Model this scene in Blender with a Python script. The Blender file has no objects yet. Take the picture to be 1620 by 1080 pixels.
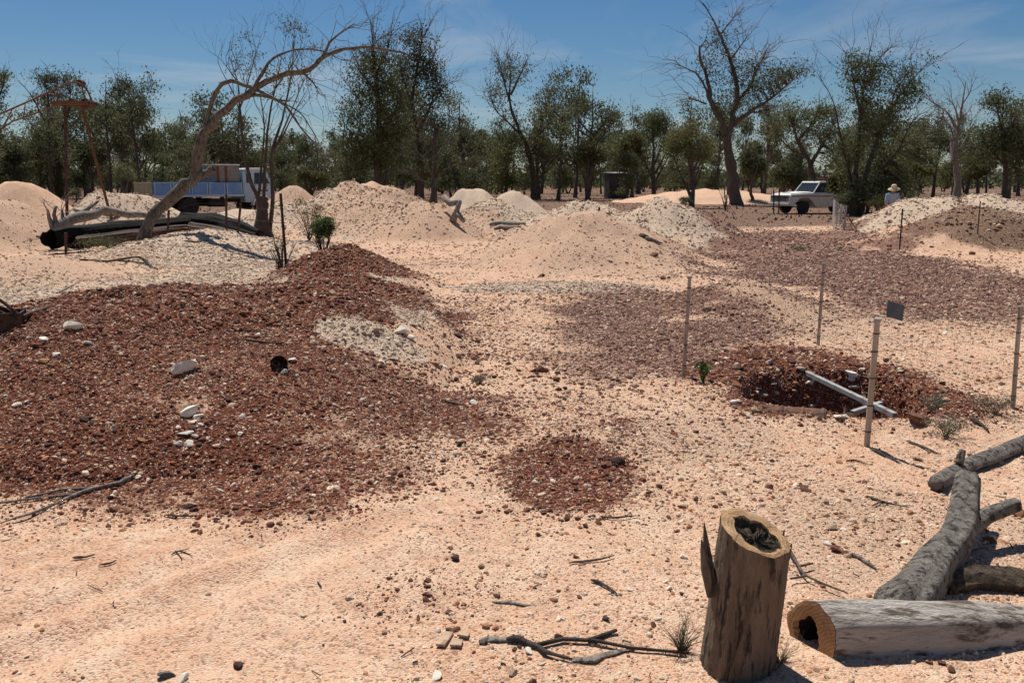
import bpy, bmesh, math, random
import numpy as np
from mathutils import Vector, Matrix
R = math.radians
random.seed(7); rng = np.random.default_rng(11)
sc = bpy.context.scene
COL = sc.collection

# ------------------------------------------------------------------ camera
CAM_H, FPX, HOR = 1.70, 1400.0, 287.0
PITCH = math.atan((540 - HOR) / FPX)
cam_d = bpy.data.cameras.new('camera'); cam = bpy.data.objects.new('camera', cam_d); COL.objects.link(cam)
cam.location = (0, 0, CAM_H); cam.rotation_euler = (math.pi/2 - PITCH, 0, 0)
cam_d.sensor_width = 36; cam_d.lens = 36 * FPX / 1620; cam_d.clip_start = .05; cam_d.clip_end = 8000
sc.camera = cam
# ------------------------------------------------------------------ sky, sun, exposure
SUN_EL = R(61); SH = Vector((0.37, -0.93)).normalized()      # direction in which shadows fall
w = bpy.data.worlds.new('World'); sc.world = w; w.use_nodes = True
nt = w.node_tree; nt.nodes.clear()
sky = nt.nodes.new('ShaderNodeTexSky'); sky.sky_type = 'NISHITA'; sky.sun_disc = False
sky.sun_elevation = SUN_EL; sky.sun_rotation = math.atan2(-SH.x, -SH.y)
sky.air_density = 1.0; sky.dust_density = .3; sky.ozone_density = 6.0; sky.altitude = 150
bgn = nt.nodes.new('ShaderNodeBackground'); bgn.inputs[1].default_value = 0.056
out = nt.nodes.new('ShaderNodeOutputWorld')
tc = nt.nodes.new('ShaderNodeTexCoord')
# thin high cloud: a layer at constant height, looked up where the view direction pierces it
sep = nt.nodes.new('ShaderNodeSeparateXYZ'); nt.links.new(tc.outputs['Generated'], sep.inputs[0])
def wm(op, a, b=None, c=None):
    n = nt.nodes.new('ShaderNodeMath'); n.operation = op
    for i, v in enumerate((a, b, c)):
        if v is None: continue
        if isinstance(v, (int, float)): n.inputs[i].default_value = v
        else: nt.links.new(v, n.inputs[i])
    return n.outputs[0]
zz = wm('MAXIMUM', wm('ADD', sep.outputs[2], 0.06), 0.02)
cmb = nt.nodes.new('ShaderNodeCombineXYZ')
nt.links.new(wm('DIVIDE', sep.outputs[0], zz), cmb.inputs[0]); nt.links.new(wm('DIVIDE', sep.outputs[1], zz), cmb.inputs[1])
mp = nt.nodes.new('ShaderNodeMapping'); mp.inputs['Scale'].default_value = (0.5, 0.55, 1); mp.inputs['Location'].default_value = (3.3, 1.4, 0)
mp.inputs['Rotation'].default_value = (0, 0, R(-12))
nt.links.new(cmb.outputs[0], mp.inputs[0])
n1 = nt.nodes.new('ShaderNodeTexNoise'); n1.inputs['Scale'].default_value = 1.0; n1.inputs['Detail'].default_value = 7; n1.inputs['Roughness'].default_value = .55
n1.inputs['Distortion'].default_value = 1.1
nt.links.new(mp.outputs[0], n1.inputs['Vector'])
rp = nt.nodes.new('ShaderNodeValToRGB'); rp.color_ramp.elements[0].position = .49; rp.color_ramp.elements[1].position = .82
rp.color_ramp.elements[1].color = (.55, .55, .55, 1); rp.color_ramp.elements[0].color = (0, 0, 0, 1)
nt.links.new(n1.outputs[0], rp.inputs[0])
mx = nt.nodes.new('ShaderNodeMix'); mx.data_type = 'RGBA'
nt.links.new(rp.outputs[0], mx.inputs[0]); hs = nt.nodes.new('ShaderNodeHueSaturation'); hs.inputs['Saturation'].default_value = 1.22; nt.links.new(sky.outputs[0], hs.inputs['Color']); nt.links.new(hs.outputs[0], mx.inputs[6]); mx.inputs[7].default_value = (9.5, 9.8, 10.0, 1)
nt.links.new(mx.outputs[2], bgn.inputs[0]); nt.links.new(bgn.outputs[0], out.inputs[0])
sd = bpy.data.lights.new('sun', 'SUN'); sd.energy = 4.8; sd.angle = R(.53); sd.color = (1, .95, .87)
so = bpy.data.objects.new('sun', sd); COL.objects.link(so)
sdir = Vector((-SH.x*math.cos(SUN_EL), -SH.y*math.cos(SUN_EL), math.sin(SUN_EL)))
so.rotation_euler = sdir.to_track_quat('Z', 'Y').to_euler(); so.location = (0, 0, 30)
sc.view_settings.view_transform = 'Standard'; sc.view_settings.look = 'None'; sc.view_settings.exposure = 0.14; sc.view_settings.gamma = 1
sc.cycles.max_bounces = 5; sc.cycles.diffuse_bounces = 3; sc.cycles.transparent_max_bounces = 4; sc.cycles.use_denoising = True

# ------------------------------------------------------------------ pixel helpers
CT, ST = math.cos(PITCH), math.sin(PITCH)
def ray(px, py):
    u, v = px - 810, 540 - py
    return np.array((u, FPX*CT + v*ST, -FPX*ST + v*CT))
def at(px, py, y):                     # the point on that pixel's line of sight at ground distance y
    d = ray(px, py); t = y / d[1]
    return Vector((d[0]*t, y, CAM_H + d[2]*t))
def project(x, y, z):
    zc = y*CT - (z-CAM_H)*ST
    return 810 + FPX*x/zc, 540 - FPX*((z-CAM_H)*CT + y*ST)/zc
# ------------------------------------------------------------------ noise
_tab = np.random.default_rng(5).random((256, 256))
def vn(x, y):
    xi = np.floor(x).astype(int); yi = np.floor(y).astype(int); fx = x-xi; fy = y-yi
    fx = fx*fx*(3-2*fx); fy = fy*fy*(3-2*fy); a = xi & 255; b = yi & 255; a1 = (a+1) & 255; b1 = (b+1) & 255
    return (_tab[a, b]*(1-fx)+_tab[a1, b]*fx)*(1-fy) + (_tab[a, b1]*(1-fx)+_tab[a1, b1]*fx)*fy
def fbm(x, y, s, o=3):
    r = 0; amp = .5; t = 0
    for i in range(o):
        r = r + amp*vn(x*s+17.3*i+400, y*s+9.1*i+400); t += amp; amp *= .5; s *= 2.1
    return r/t - .5
# ------------------------------------------------------------------ terrain: flat bush ground with mullock heaps
# crest pixel, crest distance, half widths (left, right) and depths (front, back) in metres
MOUNDS = [
 # px, py, D, rl, rr, rf, rb, concave
 (330, 458, 8.3, 2.6, 2.3, 3.6, 2.6, .8), (150, 470, 7.8, 1.9, 2.0, 3.3, 2.2, .9), (520, 462, 8.9, 1.8, 1.5, 2.2, 2.0, 1.0), (430, 590, 6.6, 1.5, 1.2, 1.6, 1.7, 1.0),
 (542, 390, 14.6, 1.7, 1.9, 1.7, 1.5, 1.25),
 (925, 334, 20, 2.5, 2.7, 3.0, 2.6, 1.3), (1045, 317, 25.5, 1.9, 2.7, 3.2, 2.8, 1.25), (925, 318, 27, 2.5, 2.4, 2.5, 2.5, 1.1),
 (610, 297, 31, 2.9, 3.0, 4.5, 3.5, 1.2), (550, 290, 34, 2.4, 2.6, 3.5, 3.5, 1.2), (680, 318, 27.5, 2.3, 1.6, 2.6, 2.5, 1.2),
 (745, 296, 42, 2.0, 2.1, 3, 3, 1.2), (812, 303, 38, 1.9, 1.9, 3, 3, 1.2), (775, 318, 31, 2.0, 2.2, 3.0, 3, 1.2),
 (1478, 310, 27.5, 2.9, 2.0, 3.4, 3, 1.15), (1555, 311, 28, 1.8, 2.2, 3, 3, 1.15), (1560, 331, 24, 3.2, 3.0, 2.2, 3, 1.1), (1650, 325, 26, 2.5, 3, 2.5, 3, 1.1),
 (-10, 314, 24, 2.5, 1.7, 3.2, 3, 1.15), (168, 303, 35, 1.9, 2.4, 3, 3, 1.25), (235, 316, 36, 1.6, 1.6, 2.6, 3, 1.2), (30, 290, 42, 3, 2.6, 3, 3, 1.2),
 (462, 293, 46, 1.8, 1.9, 3, 3, 1.2), (455, 318, 33, 2.2, 1.8, 3, 2.5, 1.2), (385, 331, 38, 2.3, 1.9, 3, 2.5, 1.2),
 (60, 404, 16.5, 2.0, 1.5, 2.6, 2, 1.1), (330, 366, 21.5, 2.6, 2.6, 3.0, 2.5, 1.0),
 (1120, 299, 75, 7, 8, 8, 8, 1.0), (1590, 317, 48, 1.2, 1.4, 2, 2, 1.2), (590, 289, 44, 3, 2.5, 3, 3, 1.1),
 (1180, 450, 11.9, 1.3, 1.3, 1.3, 1.5, 1.1), (1235, 556, 8.6, 1.3, 1.2, .8, .6, 1.1), (1440, 585, 7.9, .8, .7, .7, .6, 1.1),
 (900, 715, 5.55, .5, .45, .55, .5, 1.1),
]
_M = []
for (px, py, D, rl, rr, rf, rb, c) in MOUNDS:
    p = at(px, py, D); k_ = 1.15 if D > 18 else 1.0; _M.append((p.x, p.y, max(p.z, .04), rl*k_, rr*k_, rf*k_, rb*k_, c))
_M[-1] = (_M[-1][0], _M[-1][1], .07) + _M[-1][3:]
PIT = (2.66, 7.05, .80, .80, .95)     # x, y, rx, ry, depth
def H(x, y, fine=True):
    x = np.asarray(x, float); y = np.asarray(y, float)
    acc = np.zeros(np.broadcast(x, y).shape)
    wob = fbm(x, y, .9, 2)
    for (mx_, my, h, rl, rr, rf, rb, c) in _M:
        dx = x-mx_; dy = y-my
        r = np.sqrt((dx/np.where(dx < 0, rl, rr))**2 + (dy/np.where(dy < 0, rf, rb))**2)
        r = r*(1+wob*.22)
        a = .30
        g = np.clip(1-(np.sqrt(r*r+a*a)-a)/(math.sqrt(1+a*a)-a), 0, 1)**c
        acc = acc + (h*g)**3
    z = np.cbrt(acc)
    z = z*(1+fbm(x, y, 1.6, 4)*.38)
    near = 1/(1+np.maximum(y, 0)/60)
    z = z + near*(fbm(x, y, .35, 3)*.16 + fbm(x, y, 2.3, 3)*.05)
    if fine: z = z + near*fbm(x, y, 9, 2)*.022
    for o_ in (0, .42, 1.5):               # old wheel ruts across the bare sand
        d_ = (x-(-1.45-.42*o_)) - 1.05*(y-3.2) + fbm(x, y, .6, 2)*.3; z = z + np.where(y < 5.2, 1, 0)*np.clip((5.2-y)/1.2, 0, 1)*np.clip((.2-x)/.8, 0, 1)*(-.022*np.exp(-(d_/.12)**2)+.010*np.exp(-((d_-.2)/.09)**2))
    px, py, rx, ry, dp = PIT
    wr = 1+fbm(x, y, 1.6, 3)*.5
    r = np.sqrt(((x-px)/rx)**2+((y-py)/ry)**2)*wr
    t = np.clip((1.0-r)/.55, 0, 1); t = t*t*(3-2*t)
    lip = np.exp(-((r-1.15)/.2)**2)*.05
    z = z - dp*t*(1+fbm(x, y, 4, 3)*.7) + lip
    return z
def Hs(x, y): return float(H(np.array([x]), np.array([y]))[0])
_ys = np.concatenate([np.arange(1.2, 12, .012), np.geomspace(12, 400, 3000)])
def G(px, py):                         # where that pixel's line of sight meets the ground
    d = ray(px, py); t = _ys/d[1]; xs = d[0]*t; zs = CAM_H + d[2]*t
    k = np.nonzero(zs <= H(xs, _ys))[0]
    i = k[0] if len(k) else len(_ys)-1
    return Vector((xs[i], _ys[i], Hs(xs[i], _ys[i])))
def zone_blob(px, py, rx, ry, rot=0.0):   # an ellipse on the ground given by its pixel centre and half sizes
    c = G(px, py); a = G(px, py+ry); b = G(px, py-ry); l = G(px-rx, py); r_ = G(px+rx, py)
    return ((a.x+b.x)/2*.5+c.x*.5, (a.y+b.y)/2, max(abs(r_.x-l.x)/2, .1), max((b.y-a.y)/2, .1), (b.x-a.x)/max(b.y-a.y, .1))
def zone_eval(blobs, x, y, soft=.35, ns=1.3, na=.55):
    m = np.zeros(np.broadcast(x, y).shape); nz = fbm(x, y, ns, 4)*na*2
    for (cx, cy, rx, ry, sk) in blobs:
        dy = y-cy; dx = x-cx-sk*dy*.6
        r = np.sqrt((dx/rx)**2+(dy/ry)**2)+nz
        m = np.maximum(m, np.clip((1+soft-r)/(2*soft), 0, 1))
    return m*m*(3-2*m)
Z = {
 'dark': [zone_blob(*a) for a in ((200, 560, 420, 95), (130, 700, 330, 110), (430, 500, 230, 45), (420, 690, 240, 110), (560, 640, 120, 90), (545, 425, 130, 33), (900, 755, 95, 52), (1270, 600, 140, 50), (1250, 565, 80, 18), (1420, 620, 90, 30))]
   + [(PIT[0], PIT[1]+.12, 1.08, 1.0, 0)] + [(m[0], m[1], m[3]*.8, m[5]*.75, 0) for m in _M[0:3]] + [(_M[4][0], _M[4][1], 1.5, 1.35, 0)],
 'purple': [zone_blob(*a) for a in ((1010, 545, 150, 70), (1000, 490, 120, 25), (1330, 420, 200, 45), (1480, 460, 170, 40), (1250, 385, 120, 18), (1120, 520, 110, 30))],
 'mix': [zone_blob(*a) for a in ((690, 640, 130, 100), (850, 640, 170, 70), (680, 950, 120, 45), (900, 760, 130, 70), (740, 540, 120, 70))],
 'pale': [zone_blob(*a) for a in ((590, 535, 110, 28), (640, 510, 70, 30), (330, 400, 140, 30), (300, 450, 160, 22), (60, 460, 160, 20), (870, 455, 180, 10), (300, 600, 60, 20), (1230, 350, 60, 8), (1560, 440, 60, 8))]
   + [(m[0], m[1], m[3]*1.05, m[5]*1.05, 0) for m in (_M[6], _M[7], _M[8], _M[9], _M[11], _M[12], _M[13], _M[14], _M[15], _M[19], _M[20], _M[23], _M[24], _M[26])],
 'orange': [zone_blob(*a) for a in ((1160, 470, 130, 28), (1330, 510, 120, 40), (1400, 850, 220, 90), (1100, 690, 120, 30))]
   + [(m[0], m[1], m[3]*.9, m[5]*.95, 0) for m in (_M[5], _M[8], _M[10], _M[18], _M[22], _M[27], _M[28], _M[25])],
 'clear': [zone_blob(*a) for a in ((640, 446, 130, 5), (740, 470, 60, 25), (590, 535, 105, 30), (650, 515, 60, 26), (690, 560, 50, 40))],
 'fade': [zone_blob(*a) for a in ((330, 585, 140, 32), (290, 640, 120, 30), (520, 680, 150, 70), (440, 760, 200, 35), (620, 600, 110, 60))],
 'smooth': [zone_blob(*a) for a in ((150, 920, 330, 75), (450, 830, 220, 35), (680, 780, 110, 40), (350, 1010, 330, 60), (1130, 655, 150, 26), (960, 450, 200, 9), (800, 600, 60, 40), (1560, 690, 90, 16))],
 'brown': [(_M[16][0], _M[16][1]-.6, 2.6, 1.6, 0), (_M[16][0]+2.5, _M[16][1]-.4, 2.5, 1.6, 0)],
}
def zone(k, x, y):
    s_ = {'purple': .75, 'dark': .42, 'orange': .6}.get(k, .4); m = zone_eval(Z[k], x, y, s_, 1.1, .75 if k in ('purple', 'orange') else .5)
    if k == 'dark': m = m*(1-zone_eval(Z['clear'], x, y))*(1-.42*zone_eval(Z['fade'], x, y, .8))
    if k == 'purple': m = np.clip(m*np.where(y > 11, 1.5, .95), 0, 1)
    return m
def soil_mask(x, y):                   # the bush floor beyond the diggings
    n = fbm(x, y, .12, 3)*14
    a = np.clip((y + n - 47)/8, 0, 1)
    b = np.clip((y + n*.4 - 33)/4, 0, 1)*np.clip((x-4)/3, 0, 1)*np.clip((24-x)/3, 0, 1)
    c = np.clip((y + n*.4 - 30)/4, 0, 1)*np.clip((-x-11)/3, 0, 1)
    hm = np.zeros(np.broadcast(x, y).shape)
    for (mx_, my, h, rl, rr, rf, rb, c_) in _M:
        if 18 < my: dx = x-mx_; dy = y-my; hm = np.maximum(hm, 1.12-np.sqrt((dx/np.where(dx < 0, rl, rr))**2+(dy/np.where(dy < 0, rf, rb))**2))
    return np.maximum(np.maximum(a, b), c)*np.clip(1-hm*4, 0, 1)

# ------------------------------------------------------------------ object helpers
def fast_mesh(name, verts, faces, mats=(), smooth=False):
    """verts (n,3); faces (m,k) array of equal-sided faces"""
    me = bpy.data.meshes.new(name); verts = np.asarray(verts, np.float32); faces = np.asarray(faces, np.int32)
    n, k = faces.shape
    me.vertices.add(len(verts)); me.vertices.foreach_set('co', verts.ravel())
    me.loops.add(n*k); me.loops.foreach_set('vertex_index', faces.ravel())
    me.polygons.add(n); me.polygons.foreach_set('loop_start', np.arange(0, n*k, k, dtype=np.int32))
    if smooth: me.polygons.foreach_set('use_smooth', np.ones(n, bool))
    me.update(calc_edges=True)
    for m in mats: me.materials.append(m)
    return me
def tag(o, label=None, cat=None, group=None, kind=None):
    if label: o['label'] = label
    if cat: o['category'] = cat
    if group: o['group'] = group
    if kind: o['kind'] = kind
    return o
def link(name, me, parent=None):
    o = bpy.data.objects.new(name, me); COL.objects.link(o)
    if parent is not None: o.parent = parent
    return o
def empty(name, loc, label, cat, group=None, rz=0.0):
    o = bpy.data.objects.new(name, None); COL.objects.link(o); o.location = loc; o.rotation_euler = (0, 0, rz); o.empty_display_size = .2
    return tag(o, label, cat, group)
class MB:                              # collects shapes into one mesh
    def __init__(s): s.v = []; s.f = []; s.off = Vector((0, 0, 0))
    def add(s, vs, fs):
        b = len(s.v); s.v += [tuple(Vector(v)-s.off) for v in vs]; s.f += [tuple(i+b for i in f) for f in fs]; return s
    def box(s, c, d, rot=None):
        c = Vector(c); m = rot or Matrix.Identity(3)
        vs = [c + m @ Vector((sx*d[0]/2, sy*d[1]/2, sz*d[2]/2)) for sz in (-1, 1) for sy in (-1, 1) for sx in (-1, 1)]
        return s.add(vs, [(0, 2, 3, 1), (4, 5, 7, 6), (0, 1, 5, 4), (2, 6, 7, 3), (0, 4, 6, 2), (1, 3, 7, 5)])
    def tube(s, pts, rad, sides=8, cap=True, wob=0.0):
        pts = [Vector(p) for p in pts]; n = len(pts)
        if isinstance(rad, (int, float)): rad = [rad]*n
        t0 = (pts[1]-pts[0]).normalized(); nrm = t0.orthogonal().normalized(); b = len(s.v); vs = []
        for i in range(n):
            t = (pts[min(i+1, n-1)]-pts[max(i-1, 0)]).normalized()
            nrm = (nrm - t*nrm.dot(t)); nrm = nrm.normalized() if nrm.length > 1e-6 else t.orthogonal().normalized(); bn = t.cross(nrm)
            for k in range(sides):
                a = 2*math.pi*k/sides; rr = rad[i]*(1+(random.uniform(-wob, wob) if wob else 0))
                vs.append(pts[i]+(nrm*math.cos(a)+bn*math.sin(a))*rr)
        fs = [(i*sides+k, i*sides+(k+1) % sides, (i+1)*sides+(k+1) % sides, (i+1)*sides+k) for i in range(n-1) for k in range(sides)]
        if cap: fs += [tuple(reversed(range(sides))), tuple((n-1)*sides+k for k in range(sides))]
        return s.add(vs, fs)
    def prism(s, prof, y0, y1, f=None):   # side profile (x,z) pulled across y; f scales the half width by height
        n = len(prof); f = f or (lambda x, z: 1.0); c = (y0+y1)/2
        vs = [(x, c+(y0-c)*f(x, z), z) for x, z in prof]+[(x, c+(y1-c)*f(x, z), z) for x, z in prof]
        fs = [tuple(range(n)), tuple(reversed(range(n, 2*n)))] + [(i, i+n, (i+1) % n+n, (i+1) % n) for i in range(n)]
        return s.add(vs, fs)
    def lathe(s, prof, c, axis='y', n=20):   # (radius, offset along the axis)
        c = Vector(c); vs = []
        for r, h in prof:
            for k in range(n):
                a = 2*math.pi*k/n
                vs.append(c+(Vector((r*math.cos(a), h, r*math.sin(a))) if axis == 'y' else Vector((r*math.cos(a), r*math.sin(a), h))))
        m = len(prof)
        return s.add(vs, [(i*n+k, i*n+(k+1) % n, (i+1)*n+(k+1) % n, (i+1)*n+k) for i in range(m-1) for k in range(n)]+[tuple(range(n)), tuple(reversed(range((m-1)*n, m*n)))])
    def build(s, name, mat, parent=None, bevel=0, smooth=False, loc=None):
        me = bpy.data.meshes.new(name); me.from_pydata(s.v, [], s.f); me.materials.append(mat)
        bm = bmesh.new(); bm.from_mesh(me); bmesh.ops.recalc_face_normals(bm, faces=bm.faces)
        if bevel: bmesh.ops.bevel(bm, geom=[e for e in bm.edges if e.is_manifold and e.calc_face_angle(0) > .5], offset=bevel, segments=2, profile=.5, affect='EDGES', clamp_overlap=True)
        for f in bm.faces: f.smooth = smooth
        bm.to_mesh(me); bm.free()
        o = link(name, me, parent)
        if loc is not None: o.location = loc
        return o

# ------------------------------------------------------------------ materials
def new_mat(name):
    m = bpy.data.materials.new(name); m.use_nodes = True; t = m.node_tree; p = t.nodes['Principled BSDF']; return m, t, p
def N(t, typ, **kw):
    n = t.nodes.new(typ)
    for k, v in kw.items(): n.inputs[k.replace('_', ' ')].default_value = v
    return n
def mixc(t, fac, a, b, mode='MIX'):
    n = t.nodes.new('ShaderNodeMix'); n.data_type = 'RGBA'; n.blend_type = mode
    for i, v in ((0, fac), (6, a), (7, b)):
        if hasattr(v, 'is_linked') or hasattr(v, 'links'): t.links.new(v, n.inputs[i])
        elif i == 0: n.inputs[0].default_value = v
        else: n.inputs[i].default_value = (*v[:3], 1)
    return n.outputs[2]
def ramp(t, fac, p0, p1, c0=(0, 0, 0), c1=(1, 1, 1)):
    n = t.nodes.new('ShaderNodeValToRGB'); e = n.color_ramp.elements
    e[0].position = p0; e[1].position = p1; e[0].color = (*c0, 1); e[1].color = (*c1, 1); t.links.new(fac, n.inputs[0]); return n.outputs[0]
def bump(t, p, h, strength=.5, dist=.02):
    b = N(t, 'ShaderNodeBump', Strength=strength, Distance=dist); t.links.new(h, b.inputs['Height']); t.links.new(b.outputs[0], p.inputs['Normal'])
def noisy(name, c1, c2, scale=6, rough=.9, c3=None, s3=30, bs=.4, bd=.01, stretch=None, metal=0.0, detail=6, p0=.35, p1=.65, k3=.5):
    m, t, p = new_mat(name); tcn = t.nodes.new('ShaderNodeTexCoord'); src = tcn.outputs['Object']
    if stretch:
        mpn = t.nodes.new('ShaderNodeMapping'); mpn.inputs['Scale'].default_value = stretch; t.links.new(src, mpn.inputs[0]); src = mpn.outputs[0]
    n = N(t, 'ShaderNodeTexNoise', Scale=scale, Detail=detail, Roughness=.6); t.links.new(src, n.inputs['Vector'])
    c = mixc(t, ramp(t, n.outputs[0], p0, p1), c1, c2)
    if c3:
        n3 = N(t, 'ShaderNodeTexNoise', Scale=s3, Detail=4, Roughness=.65); t.links.new(src, n3.inputs['Vector'])
        c = mixc(t, ramp(t, n3.outputs[0], k3, k3+.12), c, c3)
    t.links.new(c, p.inputs['Base Color']); p.inputs['Roughness'].default_value = rough; p.inputs['Metallic'].default_value = metal
    n2 = N(t, 'ShaderNodeTexNoise', Scale=scale*4, Detail=5, Roughness=.7); t.links.new(src, n2.inputs['Vector'])
    bump(t, p, n2.outputs[0], bs, bd); return m
def leaf_mat(name, c1, c2, tr=.25):
    m, t, p = new_mat(name); g = t.nodes.new('ShaderNodeNewGeometry')
    n = N(t, 'ShaderNodeTexNoise', Scale=.9, Detail=3); t.links.new(g.outputs['Position'], n.inputs['Vector'])
    wn = N(t, 'ShaderNodeTexNoise', Scale=9.0, Detail=2); t.links.new(g.outputs['Position'], wn.inputs['Vector'])
    oi = t.nodes.new('ShaderNodeObjectInfo')
    c = mixc(t, ramp(t, n.outputs[0], .35, .65), c1, c2)
    c = mixc(t, ramp(t, wn.outputs[0], .45, .75), c, tuple(min(1, v*1.6+.01) for v in c2))
    hv = N(t, 'ShaderNodeHueSaturation'); t.links.new(c, hv.inputs['Color'])
    mr = N(t, 'ShaderNodeMapRange', To_Min=.75, To_Max=1.3); t.links.new(oi.outputs['Random'], mr.inputs['Value']); t.links.new(mr.outputs[0], hv.inputs['Value'])
    t.links.new(hv.outputs[0], p.inputs['Base Color']); p.inputs['Roughness'].default_value = .65; p.inputs['Specular IOR Level'].default_value = .2
    tl = N(t, 'ShaderNodeBsdfTranslucent'); t.links.new(hv.outputs[0], tl.inputs[0]); ms = N(t, 'ShaderNodeMixShader', Fac=tr)
    t.links.new(p.outputs[0], ms.inputs[1]); t.links.new(tl.outputs[0], ms.inputs[2]); t.links.new(ms.outputs[0], t.nodes['Material Output'].inputs[0]); return m
M = {}
M['bark'] = noisy('grey_brown_bark', (.10, .075, .055), (.20, .155, .12), 5, .95, (.05, .038, .03), 14, .8, .03, (3, 3, .5))
M['bark_lean'] = noisy('grey_rough_bark', (.115, .095, .076), (.255, .215, .175), 4, .95, (.05, .04, .033), 9, 1.0, .06, (3, 3, .7), p0=.3, p1=.7)
M['bark_dark'] = noisy('dark_bark', (.045, .035, .028), (.10, .078, .06), 5, .95, None, 30, .8, .03, (3, 3, .6))
M['bark_dead'] = noisy('weathered_dead_wood', (.20, .165, .13), (.36, .31, .26), 6, .95, (.09, .07, .055), 16, .7, .02, (3, 3, .5))
M['bark_far'] = noisy('far_bark', (.06, .047, .036), (.13, .10, .078), 3, .95, None, 30, .2, .02)
M['leaf_gum'] = leaf_mat('gum_leaves', (.082, .090, .042), (.130, .136, .064), .34)
M['leaf_dark'] = leaf_mat('dark_leaves', (.058, .069, .031), (.098, .110, .047), .34)
M['leaf_olive'] = leaf_mat('olive_leaves', (.080, .083, .028), (.125, .122, .042), .30)
M['leaf_green'] = leaf_mat('fresh_green_leaves', (.075, .125, .032), (.13, .18, .05), .3)
M['leaf_dry'] = leaf_mat('dry_grass', (.20, .165, .10), (.30, .25, .16), .2)
M['leaf_grey'] = leaf_mat('grey_dry_weed', (.10, .095, .07), (.17, .16, .11), .2)
M['wood_cut'] = noisy('fresh_cut_wood', (.42, .245, .11), (.56, .36, .185), 9, .85, (.22, .11, .05), 16, .6, .006, None, k3=.55)
def cut_wood(name, rot):
    m, t, p = new_mat(name); tcn = t.nodes.new('ShaderNodeTexCoord'); mpn = t.nodes.new('ShaderNodeMapping'); mpn.inputs['Rotation'].default_value = rot; t.links.new(tcn.outputs['Object'], mpn.inputs[0])
    wv_ = N(t, 'ShaderNodeTexWave', Scale=26.0, Distortion=3.5, Detail=3.0, Detail_Scale=1.6); wv_.wave_type = 'RINGS'; wv_.rings_direction = 'Z'; t.links.new(mpn.outputs[0], wv_.inputs['Vector'])
    n_ = N(t, 'ShaderNodeTexNoise', Scale=11.0, Detail=6, Roughness=.7); t.links.new(mpn.outputs[0], n_.inputs['Vector'])
    sx = t.nodes.new('ShaderNodeSeparateXYZ'); t.links.new(mpn.outputs[0], sx.inputs[0]); an = N(t, 'ShaderNodeMath'); an.operation = 'ARCTAN2'; t.links.new(sx.outputs[0], an.inputs[0]); t.links.new(sx.outputs[1], an.inputs[1])
    nr_ = N(t, 'ShaderNodeTexNoise', Scale=7.0, Detail=3); nr_.noise_dimensions = '1D'; t.links.new(an.outputs[0], nr_.inputs['W'])
    c = mixc(t, ramp(t, n_.outputs[0], .35, .68), (.36, .20, .09), (.55, .36, .19)); c = mixc(t, ramp(t, wv_.outputs['Color'], .1, .7), mixc(t, .45, c, (.20, .10, .045)), c)
    c = mixc(t, ramp(t, nr_.outputs[0], .62, .70), c, mixc(t, .6, c, (.13, .065, .03)))
    t.links.new(c, p.inputs['Base Color']); p.inputs['Roughness'].default_value = .9; bump(t, p, n_.outputs[0], .8, .01); return m
M['cut_stump'] = cut_wood('sawn_stump_wood', (0, 0, 0)); M['cut_log'] = cut_wood('sawn_log_wood', (0, R(90), 0))
M['rot'] = noisy('rotten_wood', (.085, .06, .036), (.21, .15, .095), 26, 1, (.06, .042, .027), 40, 1, .03)
M['char'] = noisy('charred_hollow', (.008, .006, .005), (.02, .015, .012), 20, 1, None, 30, .8, .02)
M['black'] = noisy('black_rubber', (.006, .006, .006), (.016, .015, .014), 9, .75, (.035, .026, .02), 7, .6, .03, k3=.6)
M['black'].node_tree.nodes['Principled BSDF'].inputs['Specular IOR Level'].default_value = .08
M['rust'] = noisy('rusty_steel', (.11, .042, .020), (.20, .085, .038), 7, .85, (.05, .022, .014), 20, .4, .006)
M['rust_dark'] = noisy('dark_rusty_steel', (.045, .022, .015), (.10, .045, .026), 7, .85, (.025, .016, .012), 20, .4, .006)
M['rust_yellow'] = noisy('rusty_yellow_paint', (.13, .062, .022), (.10, .042, .018), 5, .8, (.08, .035, .02), 11, .3, .004)
M['steel'] = noisy('grey_steel', (.16, .16, .155), (.24, .235, .225), 8, .6, (.12, .07, .045), 15, .2, .003, metal=.3, k3=.6)
M['galv'] = noisy('weathered_galvanised', (.27, .26, .245), (.40, .385, .36), 8, .7, (.17, .115, .08), 12, .3, .004, metal=.0, k3=.55)
M['post'] = noisy('weathered_pale_post', (.33, .26, .19), (.48, .40, .31), 8, .9, (.16, .12, .085), 20, .4, .004, (3, 3, .4), k3=.58)
M['plank'] = noisy('weathered_white_plank', (.46, .44, .42), (.62, .60, .58), 12, .8, (.22, .19, .16), 24, .4, .003, None, k3=.6)
M['tin_dark'] = noisy('dark_tin', (.040, .037, .035), (.075, .068, .062), 2, .8, (.10, .055, .035), 5, .2, .01, k3=.62)
M['blue'] = noisy('faded_blue_paint', (.10, .225, .45), (.15, .29, .52), 3, .55, (.18, .10, .07), 9, .15, .003, k3=.66)
M['pale_blue'] = noisy('pale_blue_paint', (.33, .44, .54), (.41, .52, .61), 3, .5, (.22, .12, .08), 8, .15, .003, k3=.68)
M['white'] = noisy('faded_white_paint', (.66, .65, .61), (.76, .75, .71), 3, .45, (.36, .26, .19), 9, .15, .003, k3=.70)
M['ochre'] = noisy('dirty_ochre_panel', (.25, .22, .13), (.36, .32, .20), 4, .8, (.17, .09, .05), 8, .2, .003, k3=.6)
M['chrome'] = noisy('dull_chrome', (.5, .5, .5), (.6, .6, .6), 8, .35, None, 30, .05, .002, metal=.9)
M['tyre'] = noisy('tyre', (.018, .017, .016), (.035, .031, .028), 9, .9)
M['dark'] = noisy('dark_underbody', (.012, .011, .010), (.03, .025, .022), 6, .9)
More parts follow.
